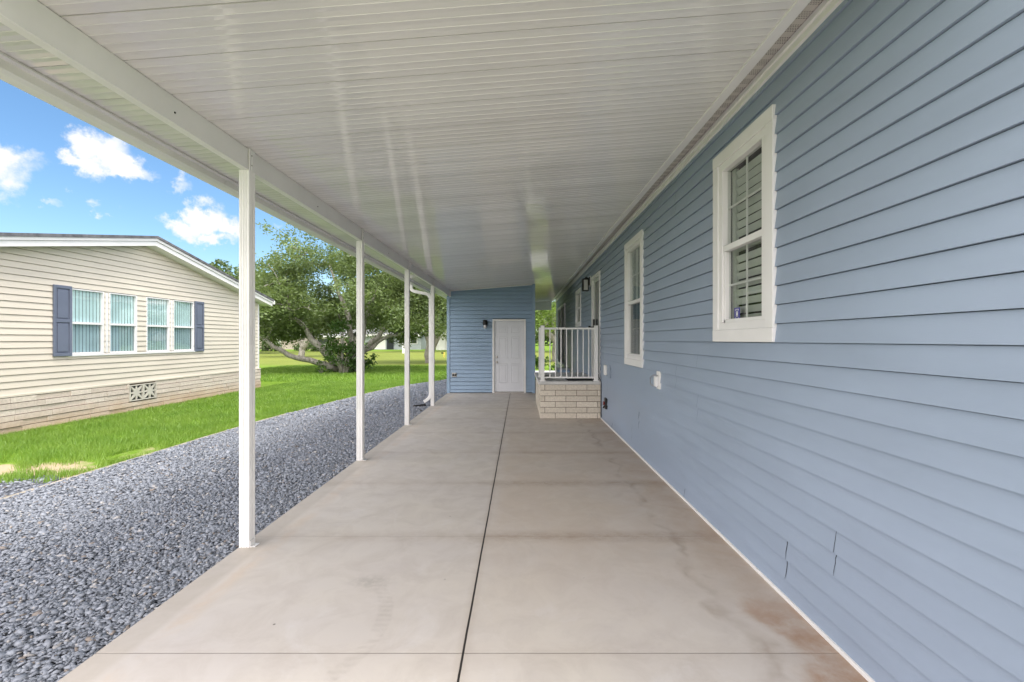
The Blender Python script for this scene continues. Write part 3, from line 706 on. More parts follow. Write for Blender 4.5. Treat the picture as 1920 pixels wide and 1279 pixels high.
tp = MB(); tp.prism([(XA, cz(XA)+.02), (XB, cz(XB)+.02), (XB, cz(XB)+.09), (XA, cz(XA)+.09)], R0-.01, R1+.01, 1); tp.build('roof_panel', 'white', cp)
bmz = 2.733
bm_ = MB(); bm_.prism([(-1.966, bmz+.004), (-1.966, cz(-1.966)-.003), (-2.010, cz(-2.01)-.003), (-2.010, bmz+.004)], R0, 12.57, 1)
bm_.box(-2.014, -1.963, R0, 12.57, bmz-.004, bmz+.004); beam = bm_.build('beam', 'white', cp, bevel=.002)
for y in (2.55, 4.35, 6.7, 9.1): MB().box(-1.966, -1.961, y-.004, y+.004, bmz+.055, bmz+.063).build('screw', 'black', beam)
# ceiling edge trims
e = MB(); e.box(1.335, 1.400, R0, R1, cz(1.335)-.010, 3.24); e.build('header_trim', 'vinyl', cp, bevel=.003)
e = MB(); e.box(XA, 1.335, R1, R1+.06, 2.76, 3.15); e.build('end_fascia', 'white', cp, bevel=.003)
gt = MB(); zg = cz(XA)
gt.prism([(XA-.002, zg+.03), (XA-.002, zg-.055), (-2.50, zg-.062), (-2.515, zg-.055), (-2.56, zg-.055), (-2.575, zg-.045), (-2.60, zg-.045), (-2.615, zg-.03), (-2.615, zg+.0), (-2.635, zg+.02), (-2.635, zg+.09), (XA-.002, zg+.09)], R0, 12.9, 1)
gt.build('gutter', 'white', cp, bevel=.002)
e = MB(); e.box(XA-.002, XA+.035, R0, 12.9, zg-.012, zg-.002); e.build('gutter_flange', 'vinyl', cp)
# posts
def post_poly(w, gd=.005):
    h = w/2; pts = []
    side = [(-h+.004, 0), (-.024, 0), (-.021, gd), (-.015, gd), (-.012, 0), (-.003, 0), (-.003, gd), (.003, gd), (.003, 0), (.012, 0), (.015, gd), (.021, gd), (.024, 0), (h-.004, 0)]
    for k in range(4):
        c, s_ = math.cos(k*math.pi/2), math.sin(k*math.pi/2)
        for u, d_ in side:
            x, y = u, -h+d_; pts.append((x*c-y*s_, x*s_+y*c))
    return pts
pp = post_poly(.076); post0 = None
for i, y in enumerate((3.269, 5.59, 7.91, 10.20)):
    xc = -1.991
    if post0 is None:
        m_ = MB(); m_.prism([(xc+a, y+b) for a, b in pp], 0.0, bmz-.006)
        m_.prism([(xc+.031, y-.034), (xc+.038, y-.034), (xc+.038, y-.021), (xc+.035, y-.019), (xc+.035, y-.004), (xc+.038, y-.002), (xc+.038, y+.034), (xc+.031, y+.034)], bmz-.004, cz(xc+.035)-.004)
        po = m_.build('post', 'white', cp, at=(xc, y, 0)); post0 = po
        scr = [MB().box(xc+.038, xc+.0415, y-.012, y-.004, bmz+z, bmz+z+.008).build('screw', 'steel', po) for z in (.10, .03)]
        scr.append(MB().prism([(xc+.0385, 0), (xc+.075, 0), (xc+.075, .004), (xc+.0425, .004), (xc+.0425, .045), (xc+.0385, .045)], y-.03, y+.03, 1).build('base_bracket', 'white', po))
    else:
        po = post0.copy(); S.collection.objects.link(po); po.parent = cp; po.location.y = y-WLOC[cp].y; WLOC[po] = Vector((xc, y, 0))
        for q0 in scr: q = q0.copy(); S.collection.objects.link(q); q.parent = po
ds = MB(); yd = 10.47
ds.tube([(-2.54, yd, zg-.04), (-2.54, yd, 2.70), (-2.52, yd, 2.655), (-2.47, yd, 2.63), (-2.20, yd, 2.575), (-2.13, yd, 2.545), (-2.095, yd, 2.48), (-2.09, yd, 2.40), (-2.09, yd, .25), (-2.10, yd, .18), (-2.14, yd, .12), (-2.24, yd, .05)], .052, 4, rot=math.pi/4)
ds.build('downspout', 'white', cp, bevel=.008)
pd = MB(); pd.tube([(-2.20, 10.44, -.02), (-2.30, 10.40, -.035), (-2.46, 10.34, -.045)], .035, 10); tag(pd.build('shadow_tube', 'black', smooth=False), 'short black tube standing for the dark shadow line in the stones under the downspout', 'shadow')  # black tube laid in place of the shadow line among the stones

# ------------------------------------------------------------------ storage room at the end
SY = 12.6; SF = ((0, SY, 0), (1, 0, 0), (0, -1, 0))
shed = thing('storage_shed', 'blue sided storage room with a white six panel door closing the driveway', 'shed', (-.8, 14, 0))
def plane_top(x0, dz): return (-.077, 1, cz(0)+dz)     # z <= cz(0)+dz+.077u
DO = (-.775, .165, .0, 2.075)
sw_ = siding(SF, -1.985, .36, .02, 3.2, .1105, .0, [(DO[0]+.02, DO[1]-.02, 0, DO[3]-.02)], [plane_top(0, -.004)], slot=.018, lip=.017)
sw_.build('wall', 'siding_shed', shed, recalc=False)
sb = MB(); sb.face([(-2.05, SY+.001, 0), (-2.05, SY+4.2, 0), (-2.05, SY+4.2, cz(-2.05)), (-2.05, SY+.001, cz(-2.05))]); sb.face([(.42, SY+.001, 0), (.42, SY+4.2, 0), (.42, SY+4.2, cz(.42)), (.42, SY+.001, cz(.42))])
sb.face([(-2.05, SY+4.2, 0), (.42, SY+4.2, 0), (.42, SY+4.2, cz(.42)), (-2.05, SY+4.2, cz(-2.05))]); sb.build('side_wall', 'siding_shed', shed, recalc=False)
e = MB(SF); e.prism([(-2.055, 0), (-1.975, 0), (-1.975, cz(-1.975)-.16), (-2.055, cz(-2.055)-.16)], -.02, .03, 1); e.build('corner_trim', 'bluetrim', shed, bevel=.003)
e = MB(SF); e.prism([(.35, 0), (.425, 0), (.425, cz(.42)-.005), (.35, cz(.35)-.005)], -.02, .028, 1); e.build('corner_trim', 'siding_shed', shed, bevel=.003)
e = MB(SF); e.prism([(-1.97, cz(-1.97)-.030), (.34, cz(.34)-.030), (.34, cz(.34)-.004), (-1.97, cz(-1.97)-.004)], .016, .034, 1); e.build('eave_trim', 'white', shed)
e = MB(SF); e.box(-1.972, -1.94, .03, .07, 2.70, 2.88); e.build('beam_bracket', 'white', shed)
a, b, c, d_ = DO
e = MB(SF); e.box(a, a+.055, -.01, .03, c, d_); e.box(b-.055, b, -.01, .03, c, d_); e.box(a+.055, b-.055, -.01, .03, d_-.055, d_)
dor = e.build('door', 'white', shed, bevel=.003)
lf = MB(SF); da, db, dc_, dd_ = a+.058, b-.058, .035, d_-.058
lf.box(da, db, -.045, -.012, dc_, dd_)
W_ = db-da; pw_ = (W_-.11*2-.1)/2
for cx in (da+.11, db-.11-pw_):
    for (z0, z1) in ((.24, .80), (.94, 1.56), (1.66, 1.86)):
        fz = (dd_-dc_)/2.0; z0, z1 = dc_+z0*fz, dc_+z1*fz
        for (x0, x1, y0, y1) in ((cx, cx+pw_, z0, z0+.018), (cx, cx+pw_, z1-.018, z1), (cx, cx+.018, z0+.018, z1-.018), (cx+pw_-.018, cx+pw_, z0+.018, z1-.018)): lf.box(x0, x1, -.012, -.004, y0, y1)
        lf.box(cx+.045, cx+pw_-.045, -.012, -.006, z0+.045, z1-.045)
lf.build('door_leaf', 'door', dor, bevel=.003)
th = MB(SF); th.box(da, db, -.04, .04, .004, .030); th.build('threshold', 'steel', dor)
kn = MB(SF); kn.lathe([(.030, -.012), (.032, .0), (.014, .008), (.014, .03), (.031, .04), (.034, .055), (.02, .068)], (da+.065, 0, .87), 16, 'o'); kn.build('handle', 'steel', dor); MB(SF).lathe([(.032, -.012), (.032, .01), (.018, .016)], (da+.065, 0, 1.01), 16, 'o').build('deadbolt', 'steel', dor)
lantern(SF, -.975, 2.035, .22, .10, 'small black domed wall light left of the white storage door', dome=True, block=False)
t = thing('outdoor_outlet', 'small grey metal outlet box low on the storage wall', 'outlet', (-1.84, SY-.02, .5))
p = MB(SF); p.box(-1.91, -1.78, .006, .03, .45, .57); p.build('plate', 'steel', t, bevel=.004)
for xx in (-1.872, -1.815): MB(SF).lathe([(.028, .03), (.028, .045), (.02, .05)], (xx, 0, .51), 12, 'o').build('cover', 'black', t)

# ------------------------------------------------------------------ porch landing
PX0, PX1, PY0, PY1 = .385, 1.53, 8.51, 10.85; PT = .71; PB = .648
por = thing('porch', 'brick porch landing with white slab and balustrade at the front door', 'porch', (.95, 9.6, 0))
m_ = MB(); m_.box(PX0+.012, PX1, PY0+.012, PY1-.012, 0, PB); m_.build('core', 'mortar', por)
bk = MB(); rowh = PB/6
for r in range(6):
    z0 = r*rowh+.0055; z1 = (r+1)*rowh-.0055
    x = PX1+.0 - (.005 if r % 2 else .20) ; xs = []
    x = PX0 - (.0 if r % 2 == 0 else .20)
    x = PX0 + (.086 if r % 2 else .286) - .4
    while x < PX1:
        a, b = max(PX0, x+.005), min(PX1-.002, x+.395)
        if b-a > .02: bk.box(a, b, PY0-random.uniform(0, .006), PY0+.0115, z0, z1)
        x += .4
    y = PY0+.013 - (.0 if r % 2 else .2)
    while y < PY1:
        a, b = max(PY0+.013, y+.004), min(PY1, y+.396)
        if b-a > .02: bk.box(PX0-random.uniform(0, .006), PX0+.0115, a, b, z0, z1)
        y += .4
bk.build('brick_face', 'brick', por)
m_ = MB(); m_.box(PX0-.035, PX1, PY0-.035, PY1, PB+.001, PT); m_.build('slab', 'porchslab', por, bevel=.006)
rl = MB(); ty = PY0+.03; tx0, tx1 = .43, 1.45
rl.box(tx0+.035, tx1-.035, ty-.02, ty+.02, PT+.985, PT+1.02); rail = rl.build('railing', 'white', por, bevel=.004); MB().box(tx0+.035, tx1-.035, ty-.015, ty+.015, PT+.055, PT+.085).build('bottom_rail', 'white', rail)
for x in (tx0, tx1):
    q = MB(); q.box(x-.035, x+.035, ty-.035, ty+.035, PT, PT+1.045); q.box(x-.04, x+.04, ty-.04, ty+.04, PT+1.045, PT+1.06); q.box(x-.055, x+.055, ty-.05, ty+.05, PT, PT+.02); q.build('post', 'white', rail, bevel=.004)
for k in range(8):
    x = tx0+.035+(tx1-tx0-.07)*(k+1)/9; q = MB(); q.box(x-.0095, x+.0095, ty-.0095, ty+.0095, PT+.085, PT+.985); q.build('baluster', 'white', rail)
sr = MB(); ye = 9.45; sr.box(tx0-.015, tx0+.015, ty+.035, ye-.035, PT+.985, PT+1.02); side = sr.build('side_railing', 'white', por, bevel=.004); MB().box(tx0-.015, tx0+.015, ty+.035, ye-.035, PT+.055, PT+.085).build('bottom_rail', 'white', side)
q = MB(); q.box(tx0-.035, tx0+.035, ye-.035, ye+.035, PT, PT+1.045); q.box(tx0-.055, tx0+.055, ye-.05, ye+.05, PT, PT+.02); q.build('post', 'white', side, bevel=.004)
for k in range(7):
    y = ty+.035+(ye-ty-.07)*(k+1)/8; q = MB(); q.box(tx0-.0095, tx0+.0095, y-.0095, y+.0095, PT+.085, PT+.985); q.build('baluster', 'white', side)
stp = MB()
for k in range(3): stp.box(PX0+.15, PX1, PY1+.001+.28*k, PY1+.28*(k+1), 0, .53-.177*k)
stp.build('steps', 'porchslab', por, bevel=.005)
m_ = MB(); m_.box(.92, 1.44, 8.62, 9.4, PT+.001, PT+.015); tag(m_.build('doormat', 'rubber', bevel=.004), 'black rubber doormat on the porch in front of the door', 'doormat')
t = thing('garden_hose', 'dark coiled hose lying on the porch behind the railing post', 'hose', (1.48, 8.62, PT))
m_ = MB(); hp = []
for k in range(60):
    th_ = k/60*2*math.pi*3; hp.append((.56+.085*math.cos(th_)*(1-.05*(k//20)), 9.0+.12*math.sin(th_), PT+.012+.018*(k/20)))
t.location = (.56, 9.0, PT); WLOC[t] = Vector((.56, 9.0, PT)); t['label'] = 'dark coiled hose lying on the porch behind the left railing post'
m_.tube(hp, .010, 6); m_.build('coil', 'black', t, smooth=True)
t = thing('door_cable', 'thin black cable drooping down the wall at the porch corner', 'cable', (1.5, 8.47, .5)); 
m_ = MB(); m_.tube([(1.50, 8.55, .84), (1.49, 8.50, .79), (1.515, 8.46, .745), (1.532, 8.45, .70), (1.533, 8.45, .35), (1.531, 8.45, .04)], .006, 6); m_.build('cord', 'black', t, smooth=True)
t = thing('storage_bin', 'pale blue lidded bin standing on the driveway beyond the porch', 'bin', (1.28, 13.2, 0))
m_ = MB(); m_.prism([(1.10, 13.0), (1.46, 13.0), (1.46, 13.4), (1.10, 13.4)], 0, .62); m_.build('body', 'bluetrim', t, bevel=.03)
m_ = MB(); m_.box(1.08, 1.48, 12.97, 13.42, .622, .67); m_.build('lid', 'fargrey', t, bevel=.015)

# ------------------------------------------------------------------ neighbour's house
NX = -8.5; NF = ((NX, 0, 0), (0, 1, 0), (1, 0, 0)); NC = 10.13; NW = 4.5; SL = .213; PK = 3.79
nb = thing('neighbour_house', 'cream sided house with low gable roof and pinkish brick skirting on the left', 'house', (NX-6, NC, -.1))
wins = [(8.47, 9.14), (9.26, 9.93), (10.18, 10.85), (10.97, 11.66)]; wz0, wz1 = 1.215, 2.475
ncuts = [(a+.02, b-.02, wz0+.02, wz1-.02) for a, b in wins]
nz = lambda y: PK-.16-SL*abs(y-NC)
n0, n1 = NC-NW, NC+NW-.08
sd_ = siding(NF, n0, n1, .575, 3.9, .1125, .575, ncuts, [(-SL, 1, PK-.16-SL*NC), (SL, 1, PK-.16+SL*NC)], lip=.016, slot=.010)
sd_.build('wall', 'cream', nb, recalc=False)
e = MB(); e.face([(NX, n1, -.1), (NX-13, n1, -.1), (NX-13, n1, nz(n1)), (NX, n1, nz(n1))]); e.build('side_wall', 'cream', nb, recalc=False); e = MB(); e.face([(NX, n0, -.1), (NX-13, n0, -.1), (NX-13, n0, nz(n0)), (NX, n0, nz(n0))]); e.build('side_wall', 'cream', nb, recalc=False)
e = MB(NF); e.box(n1-.05, n1+.02, -.05, .022, .56, nz(n1)-.02); e.build('corner_trim', 'vinyl', nb, bevel=.004)
e = MB(NF); e.box(n0, n1+.06, .0, .05, .545, .575); e.build('base_trim', 'cream', nb)
# roof as a folded slab
r_ = MB(); X0, X1 = NX-13.3, NX+.30; ov = .32; ya, yb = NC-NW-ov, NC+NW+ov-.05; tt = .055
r_.prism([(ya, PK-SL*(NC-ya)), (NC, PK), (yb, PK-SL*(yb-NC)), (yb, PK+tt-SL*(yb-NC)), (NC, PK+tt), (ya, PK+tt-SL*(NC-ya))], X0, X1+.02, 0)
nroof = r_.build('roof', 'shingle', nb)
for (dz0, dz1, xo) in ((-.165, -.06, X1-.03), (-.06, .002, X1-.005)):
    f_ = MB(); f_.prism([(ya+.01, PK+dz0-SL*(NC-ya)), (NC, PK+dz0), (yb-.01, PK+dz0-SL*(yb-NC)), (yb-.01, PK+dz1-.004-SL*(yb-NC)), (NC, PK+dz1-.004), (ya+.01, PK+dz1-.004-SL*(NC-ya))], xo-.02, xo, 0)
    f_.build('fascia', 'white', nroof)
s_ = MB(); s_.prism([(ya+.02, PK-.165-SL*(NC-ya)), (NC, PK-.165), (yb-.02, PK-.165-SL*(yb-NC)), (yb-.02, PK-.155-SL*(yb-NC)), (NC, PK-.155), (ya+.02, PK-.155-SL*(NC-ya))], NX-.02, X1-.051, 0); s_.build('soffit', 'vinyl', nroof)
g_ = MB(); g_.box(X0, X1, yb-.0, yb+.10, PK-SL*(yb-NC)-.1, PK-SL*(yb-NC)+.03); g_.build('gutter', 'white', nroof, bevel=.01)
# brick skirt
m_ = MB(); m_.box(NX-.2, NX+.018, n0, n1+.05, -.2, .545); m_.box(NX-13, NX-.2, n1-.05, n1+.05, -.2, .545); m_.build('skirt_mortar', 'mortar2', nb)
bk = MB(NF); r = 0; z = -.16
while z < .53:
    y = n0 - random.uniform(0, .4)
    while y < n1+.06:
        L = random.choice((.4, .6, .8)); a, b = max(n0, y+.003), min(n1+.06, y+L-.003)
        if b-a > .03 and not (z < .51 and z > .10 and b > 9.69 and a < 10.41): bk.box(a, b, .018, .032+random.uniform(0, .022), z+.006, min(z+.094, .545))
        elif b-a > .03:
            for (p0, p1) in ((a, min(b, 9.69)), (max(a, 10.41), b)):
                if p1-p0 > .02: bk.box(p0, p1, .018, .032+random.uniform(0, .022), z+.006, min(z+.094, .545))
        y += L
    z += .1
bk.build('brick_skirt', 'brick2', nb)
for k in range(2):
    c0 = 9.70+.355*k; zc0 = .16; sz = .35; v_ = MB(NF)
    v_.box(c0, c0+sz, .02, .06, zc0, zc0+.02); v_.box(c0, c0+sz, .02, .06, zc0+sz-.02, zc0+sz); v_.box(c0, c0+.02, .02, .06, zc0+.02, zc0+sz-.02); v_.box(c0+sz-.02, c0+sz, .02, .06, zc0+.02, zc0+sz-.02)
    cx, cz_ = c0+sz/2, zc0+sz/2
    for q in range(8):                       # pointed petals
        th_ = q*math.pi/4; L = sz*.47 if q % 2 == 0 else sz*.63; wd = .028
        ca, sa = math.cos(th_), math.sin(th_)
        pts = [(0, 0), (L*.35, -wd), (L*.95, -.008), (L*.95, .008), (L*.35, wd)]
        v_.prism([(cx+x*ca-y*sa, cz_+x*sa+y*ca) for x, y in pts], .026, .052+.0004*q, 1)
    v_.build('vent_block', 'breeze', nb)
    h_ = MB(NF); h_.face([(c0, .0195, zc0), (c0+sz, .0195, zc0), (c0+sz, .0195, zc0+sz), (c0, .0195, zc0+sz)]); h_.build('vent_void', 'dark', nb, recalc=False)
for a, b in wins: window(nb, NF, a, b, wz0, wz1, .0, .023, 'blinds', glass='glassblue', low='glassblue2', muntin=False, split=.48)
for a, b in ((9.14, 9.26), (10.85, 10.97)): MB(NF).box(a+.035, b-.035, .004, .02, wz0+.02, wz1-.02).build('mullion_trim', 'vinyl', nb)
e = MB(NF); e.box(8.40, 11.72, .0, .035, wz0-.035, wz0-.004); e.build('sill', 'vinyl', nb, bevel=.004)
for a, b in ((8.13, 8.46), (11.67, 12.0)):
    s_ = MB(NF); z0, z1 = wz0-.02, wz1+.03; s_.box(a, b, .016, .026, z0, z1)
    zq = (z0+z1)/2
    for q in ((a, a+.045, z0, z1), (b-.045, b, z0, z1), (a+.045, b-.045, z0, z0+.055), (a+.045, b-.045, z1-.055, z1), (a+.045, b-.045, zq-.03, zq+.03)): s_.box(q[0], q[1], .026, .046, q[2], q[3])
    zm = (z0+z1)/2
    for (y0, y1) in ((z0+.06, zm-.03), (zm+.03, z1-.06)):
        s_.box(a+.07, b-.07, .026, .040, y0+.022, y1-.022)
    s_.build('shutter', 'shutterblue', nb, bevel=.003)

# ------------------------------------------------------------------ trees
def leaf_cloud(centers, radii, per, size, flat=.55):
    """leaf quads in ragged clumps"""
    Vs = []
    for c, r in zip(centers, radii):
        n = int(per*r*r)
        sub = RNG.normal(0, .55, (9, 3))*r*np.array([1, 1, flat]); which = RNG.integers(0, 9, n)
        p = sub[which] + RNG.normal(0, .26, (n, 3))*r*np.array([1, 1, .7]) + c
        a = RNG.normal(0, 1, (n, 3)); a[:, 2] *= .6; a /= np.linalg.norm(a, axis=1)[:, None]
        b = np.cross(a, RNG.normal(0, 1, (n, 3))); b /= np.linalg.norm(b, axis=1)[:, None]
        s = size*RNG.uniform(.6, 1.3, (n, 1)); a = a*s; b = b*s*.45
        Vs.append(np.stack([p-a, p-b, p+a, p+b], 1).reshape(-1, 3))
    V = np.concatenate(Vs); n = len(V)//4
    return V, np.arange(n*4).reshape(n, 4)
def limb(mb, p0, p1, r0, r1, seg=7, wob=.12, sag=0):
    p0, p1 = Vector(p0), Vector(p1); L = (p1-p0).length; pts = []
    for k in range(seg+1):
        t = k/seg; q = p0.lerp(p1, t); a = math.sin(t*math.pi)
        q += Vector((random.uniform(-1, 1), random.uniform(-1, 1), random.uniform(-1, 1)))*wob*L*.22*a; q.z += sag*a*L; pts.append(q)
    mb.tube([tuple(q) for q in pts], [r0+(r1-r0)*(k/seg) for k in range(seg+1)], 7); return pts
def tree(name, label, cat, base, mains, centers, radii, leafm, per, size, r0, group=None, zmin=1.5):
    t = thing(name, label, cat, base, group); B = Vector(base); mb = MB(); nodes = []
    for pts, ra, rb in mains:
        w_ = [B+Vector(p) for p in pts]; n = len(w_)
        fine = []
        for i in range(n-1):
            for k in range(4):
                q = w_[i].lerp(w_[i+1], k/4)
                if 0 < i or k: q = q + Vector((random.uniform(-1, 1), random.uniform(-1, 1), random.uniform(-1, 1)))*.05*(w_[i+1]-w_[i]).length
                fine.append(q)
        fine.append(w_[-1]); m = len(fine)
        rr = [ra+(rb-ra)*(k/(m-1)) for k in range(m)]
        mb.tube([tuple(q) for q in fine], rr, 9); nodes += [(q, rr[k]) for k, q in enumerate(fine) if k > m*.3]
    for c in centers:
        c = Vector(c); q, r = min(nodes, key=lambda nn: (nn[0]-c).length + (2.0 if nn[0].z > c.z+.4 else 0))
        pts = limb(mb, q, c, min(r*.6, .03+.022*(q-c).length), .012, 6, .35, .06)
        if len(nodes) < 400: nodes += [(pts[3], .05), (pts[4], .04)]
    mb.build('trunk', 'bark', t, smooth=True, recalc=False)
    V, F = leaf_cloud([np.array(c) for c in centers], radii, per, size)
    zc = V[:, 2].reshape(-1, 4).mean(1); keep = zc > zmin + .25*np.sin(V[::4, 0]*2.3)+.2*np.sin(V[::4, 1]*3.1); V = V.reshape(-1, 4, 3)[keep].reshape(-1, 3); F = np.arange(len(V)).reshape(-1, 4)
    V = V - np.array(base); me = npmesh('crown', V, F)
    link('crown', me, leafm, t, B.copy()); return t
def crown_pts(c, r, n, rmin=.45, zmin=-9, reject=None):
    out = []; rad_ = []
    while len(out) < n:
        d_ = RNG.normal(0, 1, 3); d_ /= np.linalg.norm(d_); k = RNG.uniform(rmin, 1)**.6
        p = np.array(c)+d_*np.array(r)*k
        if p[2] < zmin or (reject and reject(p)): continue
        out.append(p); rad_.append(RNG.uniform(.5, .88))
    return out, rad_
# the big oak: base about 21.7 m out
OB = (-8.6, 21.8, -.1)
def rej(p):
    x, y, z = p
    if z < 2.2 and -9.8 < x < -6.6: return True          # opening around the trunk
    if z < 2.7 and -9.7 < x < -6.6 and y < 21.6: return True
    if z < 1.0: return True
    return False
cs1, rs1 = crown_pts((-8.6, 22.3, 3.6), (5.0, 4.2, 3.1), 165, .3, 1.2, rej)
cs2, rs2 = crown_pts((-12.0, 22.0, 2.5), (2.6, 3, 1.9), 50, .2, 1.15, rej)
cs3, rs3 = crown_pts((-4.6, 23.0, 2.9), (2.8, 3, 2.3), 56, .2, 1.7, rej)
mains = [([(0, 0, -.2), (-.35, -.2, .5), (-1.1, -.5, 1.4), (-1.8, -.5, 2.3), (-2.7, 0, 3.5)], .25, .06),
         ([(.1, 0, -.2), (.35, 0, .8), (.40, 0, 1.8), (.1, .1, 3.0), (-.5, .4, 4.4), (-.9, .6, 5.3)], .22, .04),
         ([(.25, .1, -.2), (.6, 0, .8), (.95, 0, 1.7), (1.05, .2, 2.9), (1.6, .6, 4.4)], .22, .05),
         ([(.3, .1, -.2), (.8, .1, .9), (1.6, .3, 1.8), (2.6, .7, 2.9), (3.9, 1, 4.0)], .19, .05),
         ([(.8, .1, .9), (1.8, .4, 1.6), (3.0, .7, 2.1), (4.6, 1.1, 2.6)], .12, .04),
         ([(-.15, -.3, .2), (-1.2, -.9, .62), (-2.3, -1.2, 1.0), (-3.2, -1.4, 1.7), (-3.9, -1.4, 2.6)], .16, .05)]
tree('oak_tree', 'wide spreading live oak with several bare grey limbs on the lawn', 'tree', OB, mains, cs1+cs2+cs3, rs1+rs2+rs3, 'leaf', 900, .070, .3)
def shrub(name, label, base, r, h, n, m, size=.07, group=None, cat='shrub', per=1500):
    t = thing(name, label, cat, base, group); B = Vector(base); mb = MB(); cs_ = []
    for k in range(n):
        th_ = random.uniform(0, 6.28); q = random.uniform(0, 1)**.5; cs_.append(np.array([B.x+r*.8*q*math.cos(th_), B.y+r*.8*q*math.sin(th_), B.z+random.uniform(.15, 1)*h*(1-.35*q)]))
    for c in cs_: mb.tube([tuple(B+Vector((random.uniform(-.1, .1)*r, 0, -.05))), tuple((B+Vector(c))/2+Vector((0, 0, .05))), tuple(c)], [.03*h, .02*h, .006], 5)
    mb.build('stem', 'bark', t)
    V, F = leaf_cloud(cs_, [r*.42]*n, per, size); link('foliage', npmesh('foliage', V-np.array(base), F), m, t, B.copy()); return t
shrub('ivy_shrub', 'dense green undergrowth climbing around the oak trunk', (-8.35, 21.1, -.1), .95, 2.6, 20, 'ivy', .075, per=900)
shrub('ivy_shrub', 'low dark leafy bush at the right foot of the oak', (-7.75, 21.5, -.1), .7, 1.2, 10, 'ivy', .075, per=1300)
shrub('ivy_shrub', 'thin wispy sprout at the left foot of the oak', (-9.35, 21.0, -.1), .45, 1.0, 5, 'ivy', .06, per=900)
# background trees
def bg_tree(x, y, h, r, label, m='leaf2', n=34, per=260, size=.17, zlow=.28, name='oak_tree', group='trees across the lawn'):
    mains = [([(0, 0, -.2), (.1, 0, h*.18), (-r*.25, 0, h*.4), (-r*.45, .2, h*.62)], .045*h, .1), ([(.1, 0, h*.12), (r*.2, 0, h*.35), (r*.4, .3, h*.6)], .04*h, .09), ([(.1, 0, h*.1), (0, .3, h*.4), (.1, .4, h*.75)], .04*h, .08)]
    c_, r_ = crown_pts((x, y, h*.62), (r, r*.8, h*.38), n, .3, h*zlow)
    r_ = [v*max(1, h/6.5) for v in r_]
    return tree(name, label, 'tree', (x, y, -.1), mains, c_, r_, m, per, size, .3, group)
bgs = [(-20.0, 41, 6.6, 5.5, 'oak behind the big tree with a short thick trunk left of its base', .16),
       (-31, 52, 10.5, 7.5, 'tall dark tree rising just above the neighbour roof slope', .2),
       (-41, 60, 11.5, 7, 'rounded tree farthest left behind the neighbour roof', .2),
       (-12, 60, 10, 8, 'broad tree in the distance behind the middle of the big oak', .3),
       (-6.3, 31, 8.0, 4.2, 'drooping oak seen between the downspout and the third post', .10),
       (-24, 76, 11, 9, 'distant tree closing the view left of the oak trunk', .25),
       (-3.5, 66, 10, 7, 'distant tree right of the big oak beyond the open lawn', .28),
       (-8.0, 84, 12, 9, 'farthest tall tree behind the white garage house', .3),
       (6, 58, 10, 7, 'tall tree far behind the storage room', .25)]
for x, y, h, r, lb, zl in bgs: bg_tree(x, y, h, r, lb, zlow=zl, per=(330 if y < 50 else 170), size=(.13 if y < 50 else .22), n=(60 if y < 35 else 40))
bg_tree(2.6, 33, 7.2, 3.4, 'light green tree seen through the gap beside the porch', 'leaf3', 46, 420, .10, .2, 'shade_tree', None)
shrub('shrub', 'low green bush at the far corner seen through the passage', (1.05, 24.5, -.1), .55, .8, 8, 'ivy', .08, None)
shrub('shrub', 'small dark bush beside the far path in the gap', (1.95, 23.5, -.1), .4, .5, 6, 'ivy', .07, None)
for k, (x, y) in enumerate(((-34.5, 62), (-31.0, 63), (-27.8, 61))):
    shrub('hedge_bush', ['leftmost round dark bush in front of the far pink house', 'middle dark bush in front of the far pink house', 'rightmost dark bush in front of the far pink house'][k], (x, y, -.1), 1.5, 1.5, 7, 'leaf2', .2, 'dark bushes before the far house', per=220)
# distant wood closing the horizon
cw_ = []; rw_ = []
for k in range(190):
    x = RNG.uniform(-190, 90); y = RNG.uniform(112, 135); z = RNG.uniform(0.5, 9.5+2*math.sin(x*.13)); cw_.append(np.array([x, y, z])); rw_.append(RNG.uniform(3, 4.6))
V, F = leaf_cloud(cw_, rw_, 26, .6); wo = link('distant_wood', npmesh('distant_wood', V, F), 'leaf2'); wo['kind'] = 'stuff'

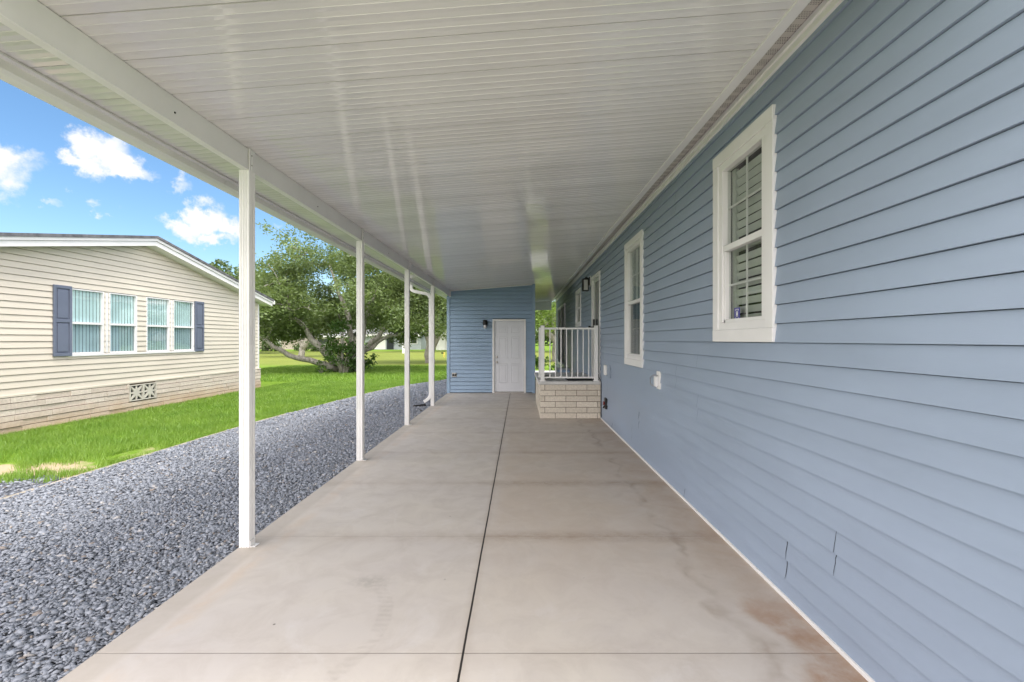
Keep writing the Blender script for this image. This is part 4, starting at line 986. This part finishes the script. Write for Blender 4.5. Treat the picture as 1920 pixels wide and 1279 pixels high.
# ------------------------------------------------------------------ far houses
def far_house(x, y, w_, d_, h, wall, label, doors=(), windows=(), roofh=1.1):
    t = thing('far_house', label, 'house', (x, y, -.1)); fr = ((x-w_/2, y-d_/2, -.1), (1, 0, 0), (0, -1, 0))
    m_ = MB(); m_.box(x-w_/2, x+w_/2, y-d_/2, y+d_/2, -.1, h); m_.build('wall', wall, t)
    m_ = MB(); m_.prism([(y-d_/2-.5, h-.05), (y, h+roofh), (y+d_/2+.5, h-.05), (y+d_/2+.5, h+.15), (y, h+roofh+.22), (y-d_/2-.5, h+.15)], x-w_/2-.4, x+w_/2+.4, 0); r = m_.build('roof', 'farroof', t)
    m_ = MB(fr); m_.box(-.4, w_+.4, .502, .56, h-.05, h+.27); m_.build('fascia', 'white', r)
    for u0, u1, z1, mm in doors:
        m_ = MB(fr); m_.box(u0, u1, .0, .06, .05, z1)
        for k in range(1, 4): m_.box(u0+.05, u1-.05, .06, .075, .05+(z1-.05)*k/4-.02, .05+(z1-.05)*k/4+.02)
        m_.build('garage_door' if u1-u0 > 1.5 else 'door', mm, t)
    for u0, u1, z0, z1 in windows:
        m_ = MB(fr)
        for q in ((u0, u1, z0, z0+.08), (u0, u1, z1-.08, z1), (u0, u0+.08, z0+.08, z1-.08), (u1-.08, u1, z0+.08, z1-.08)): m_.box(q[0], q[1], .0, .06, q[2], q[3])
        wn = m_.build('window', 'white', t); m_ = MB(fr); m_.box(u0+.08, u1-.08, .005, .03, z0+.08, z1-.08); m_.build('pane', 'room', wn)
    return t
far_house(-20.4, 76, 9.0, 8, 2.2, 'fargrey', 'long pale house with a white garage door beyond the lawn', [(.9, 3.3, 2.1, 'white'), (3.5, 4.6, 2.2, 'dark')], [(5.4, 6.6, .9, 2.0), (7.3, 8.4, .9, 2.0)])
far_house(-9.6, 72, 6.5, 7, 2.3, 'farwall', 'white house with a dark screened porch left of the blue storage room', [(.4, 1.4, 2.1, 'white')], [(2.2, 4.0, .5, 2.1), (4.3, 6.1, .5, 2.1)])
far_house(-38.5, 78, 20, 8, 2.0, 'farpink', 'long pinkish house partly hidden behind the oak limbs', [(8, 9, 2, 'white')], [(2, 4, .8, 1.8), (12, 14, .8, 1.8), (15, 17, .8, 1.8)])
m_ = MB(); 
t = thing('yellow_marker', 'small yellow marker post on the lawn left of the storage room', 'marker', (-6.85, 40.5, -.1))
m_ = MB(); m_.box(-6.90, -6.80, 40.4, 40.5, -.1, .36); m_.build('post', 'yellow', t, bevel=.01); m_ = MB(); m_.box(-7.1, -6.91, 40.42, 40.48, .24, .35); m_.build('flag', 'black', t)
t = thing('white_marker', 'small white marker post on the lawn beside the third carport post', 'marker', (-13.5, 52, -.1))
m_ = MB(); m_.box(-13.65, -13.4, 51.9, 52.1, -.1, 1.0); m_.box(-13.7, -13.35, 51.85, 52.15, 1.0, 1.06); m_.build('post', 'white', t, bevel=.01)
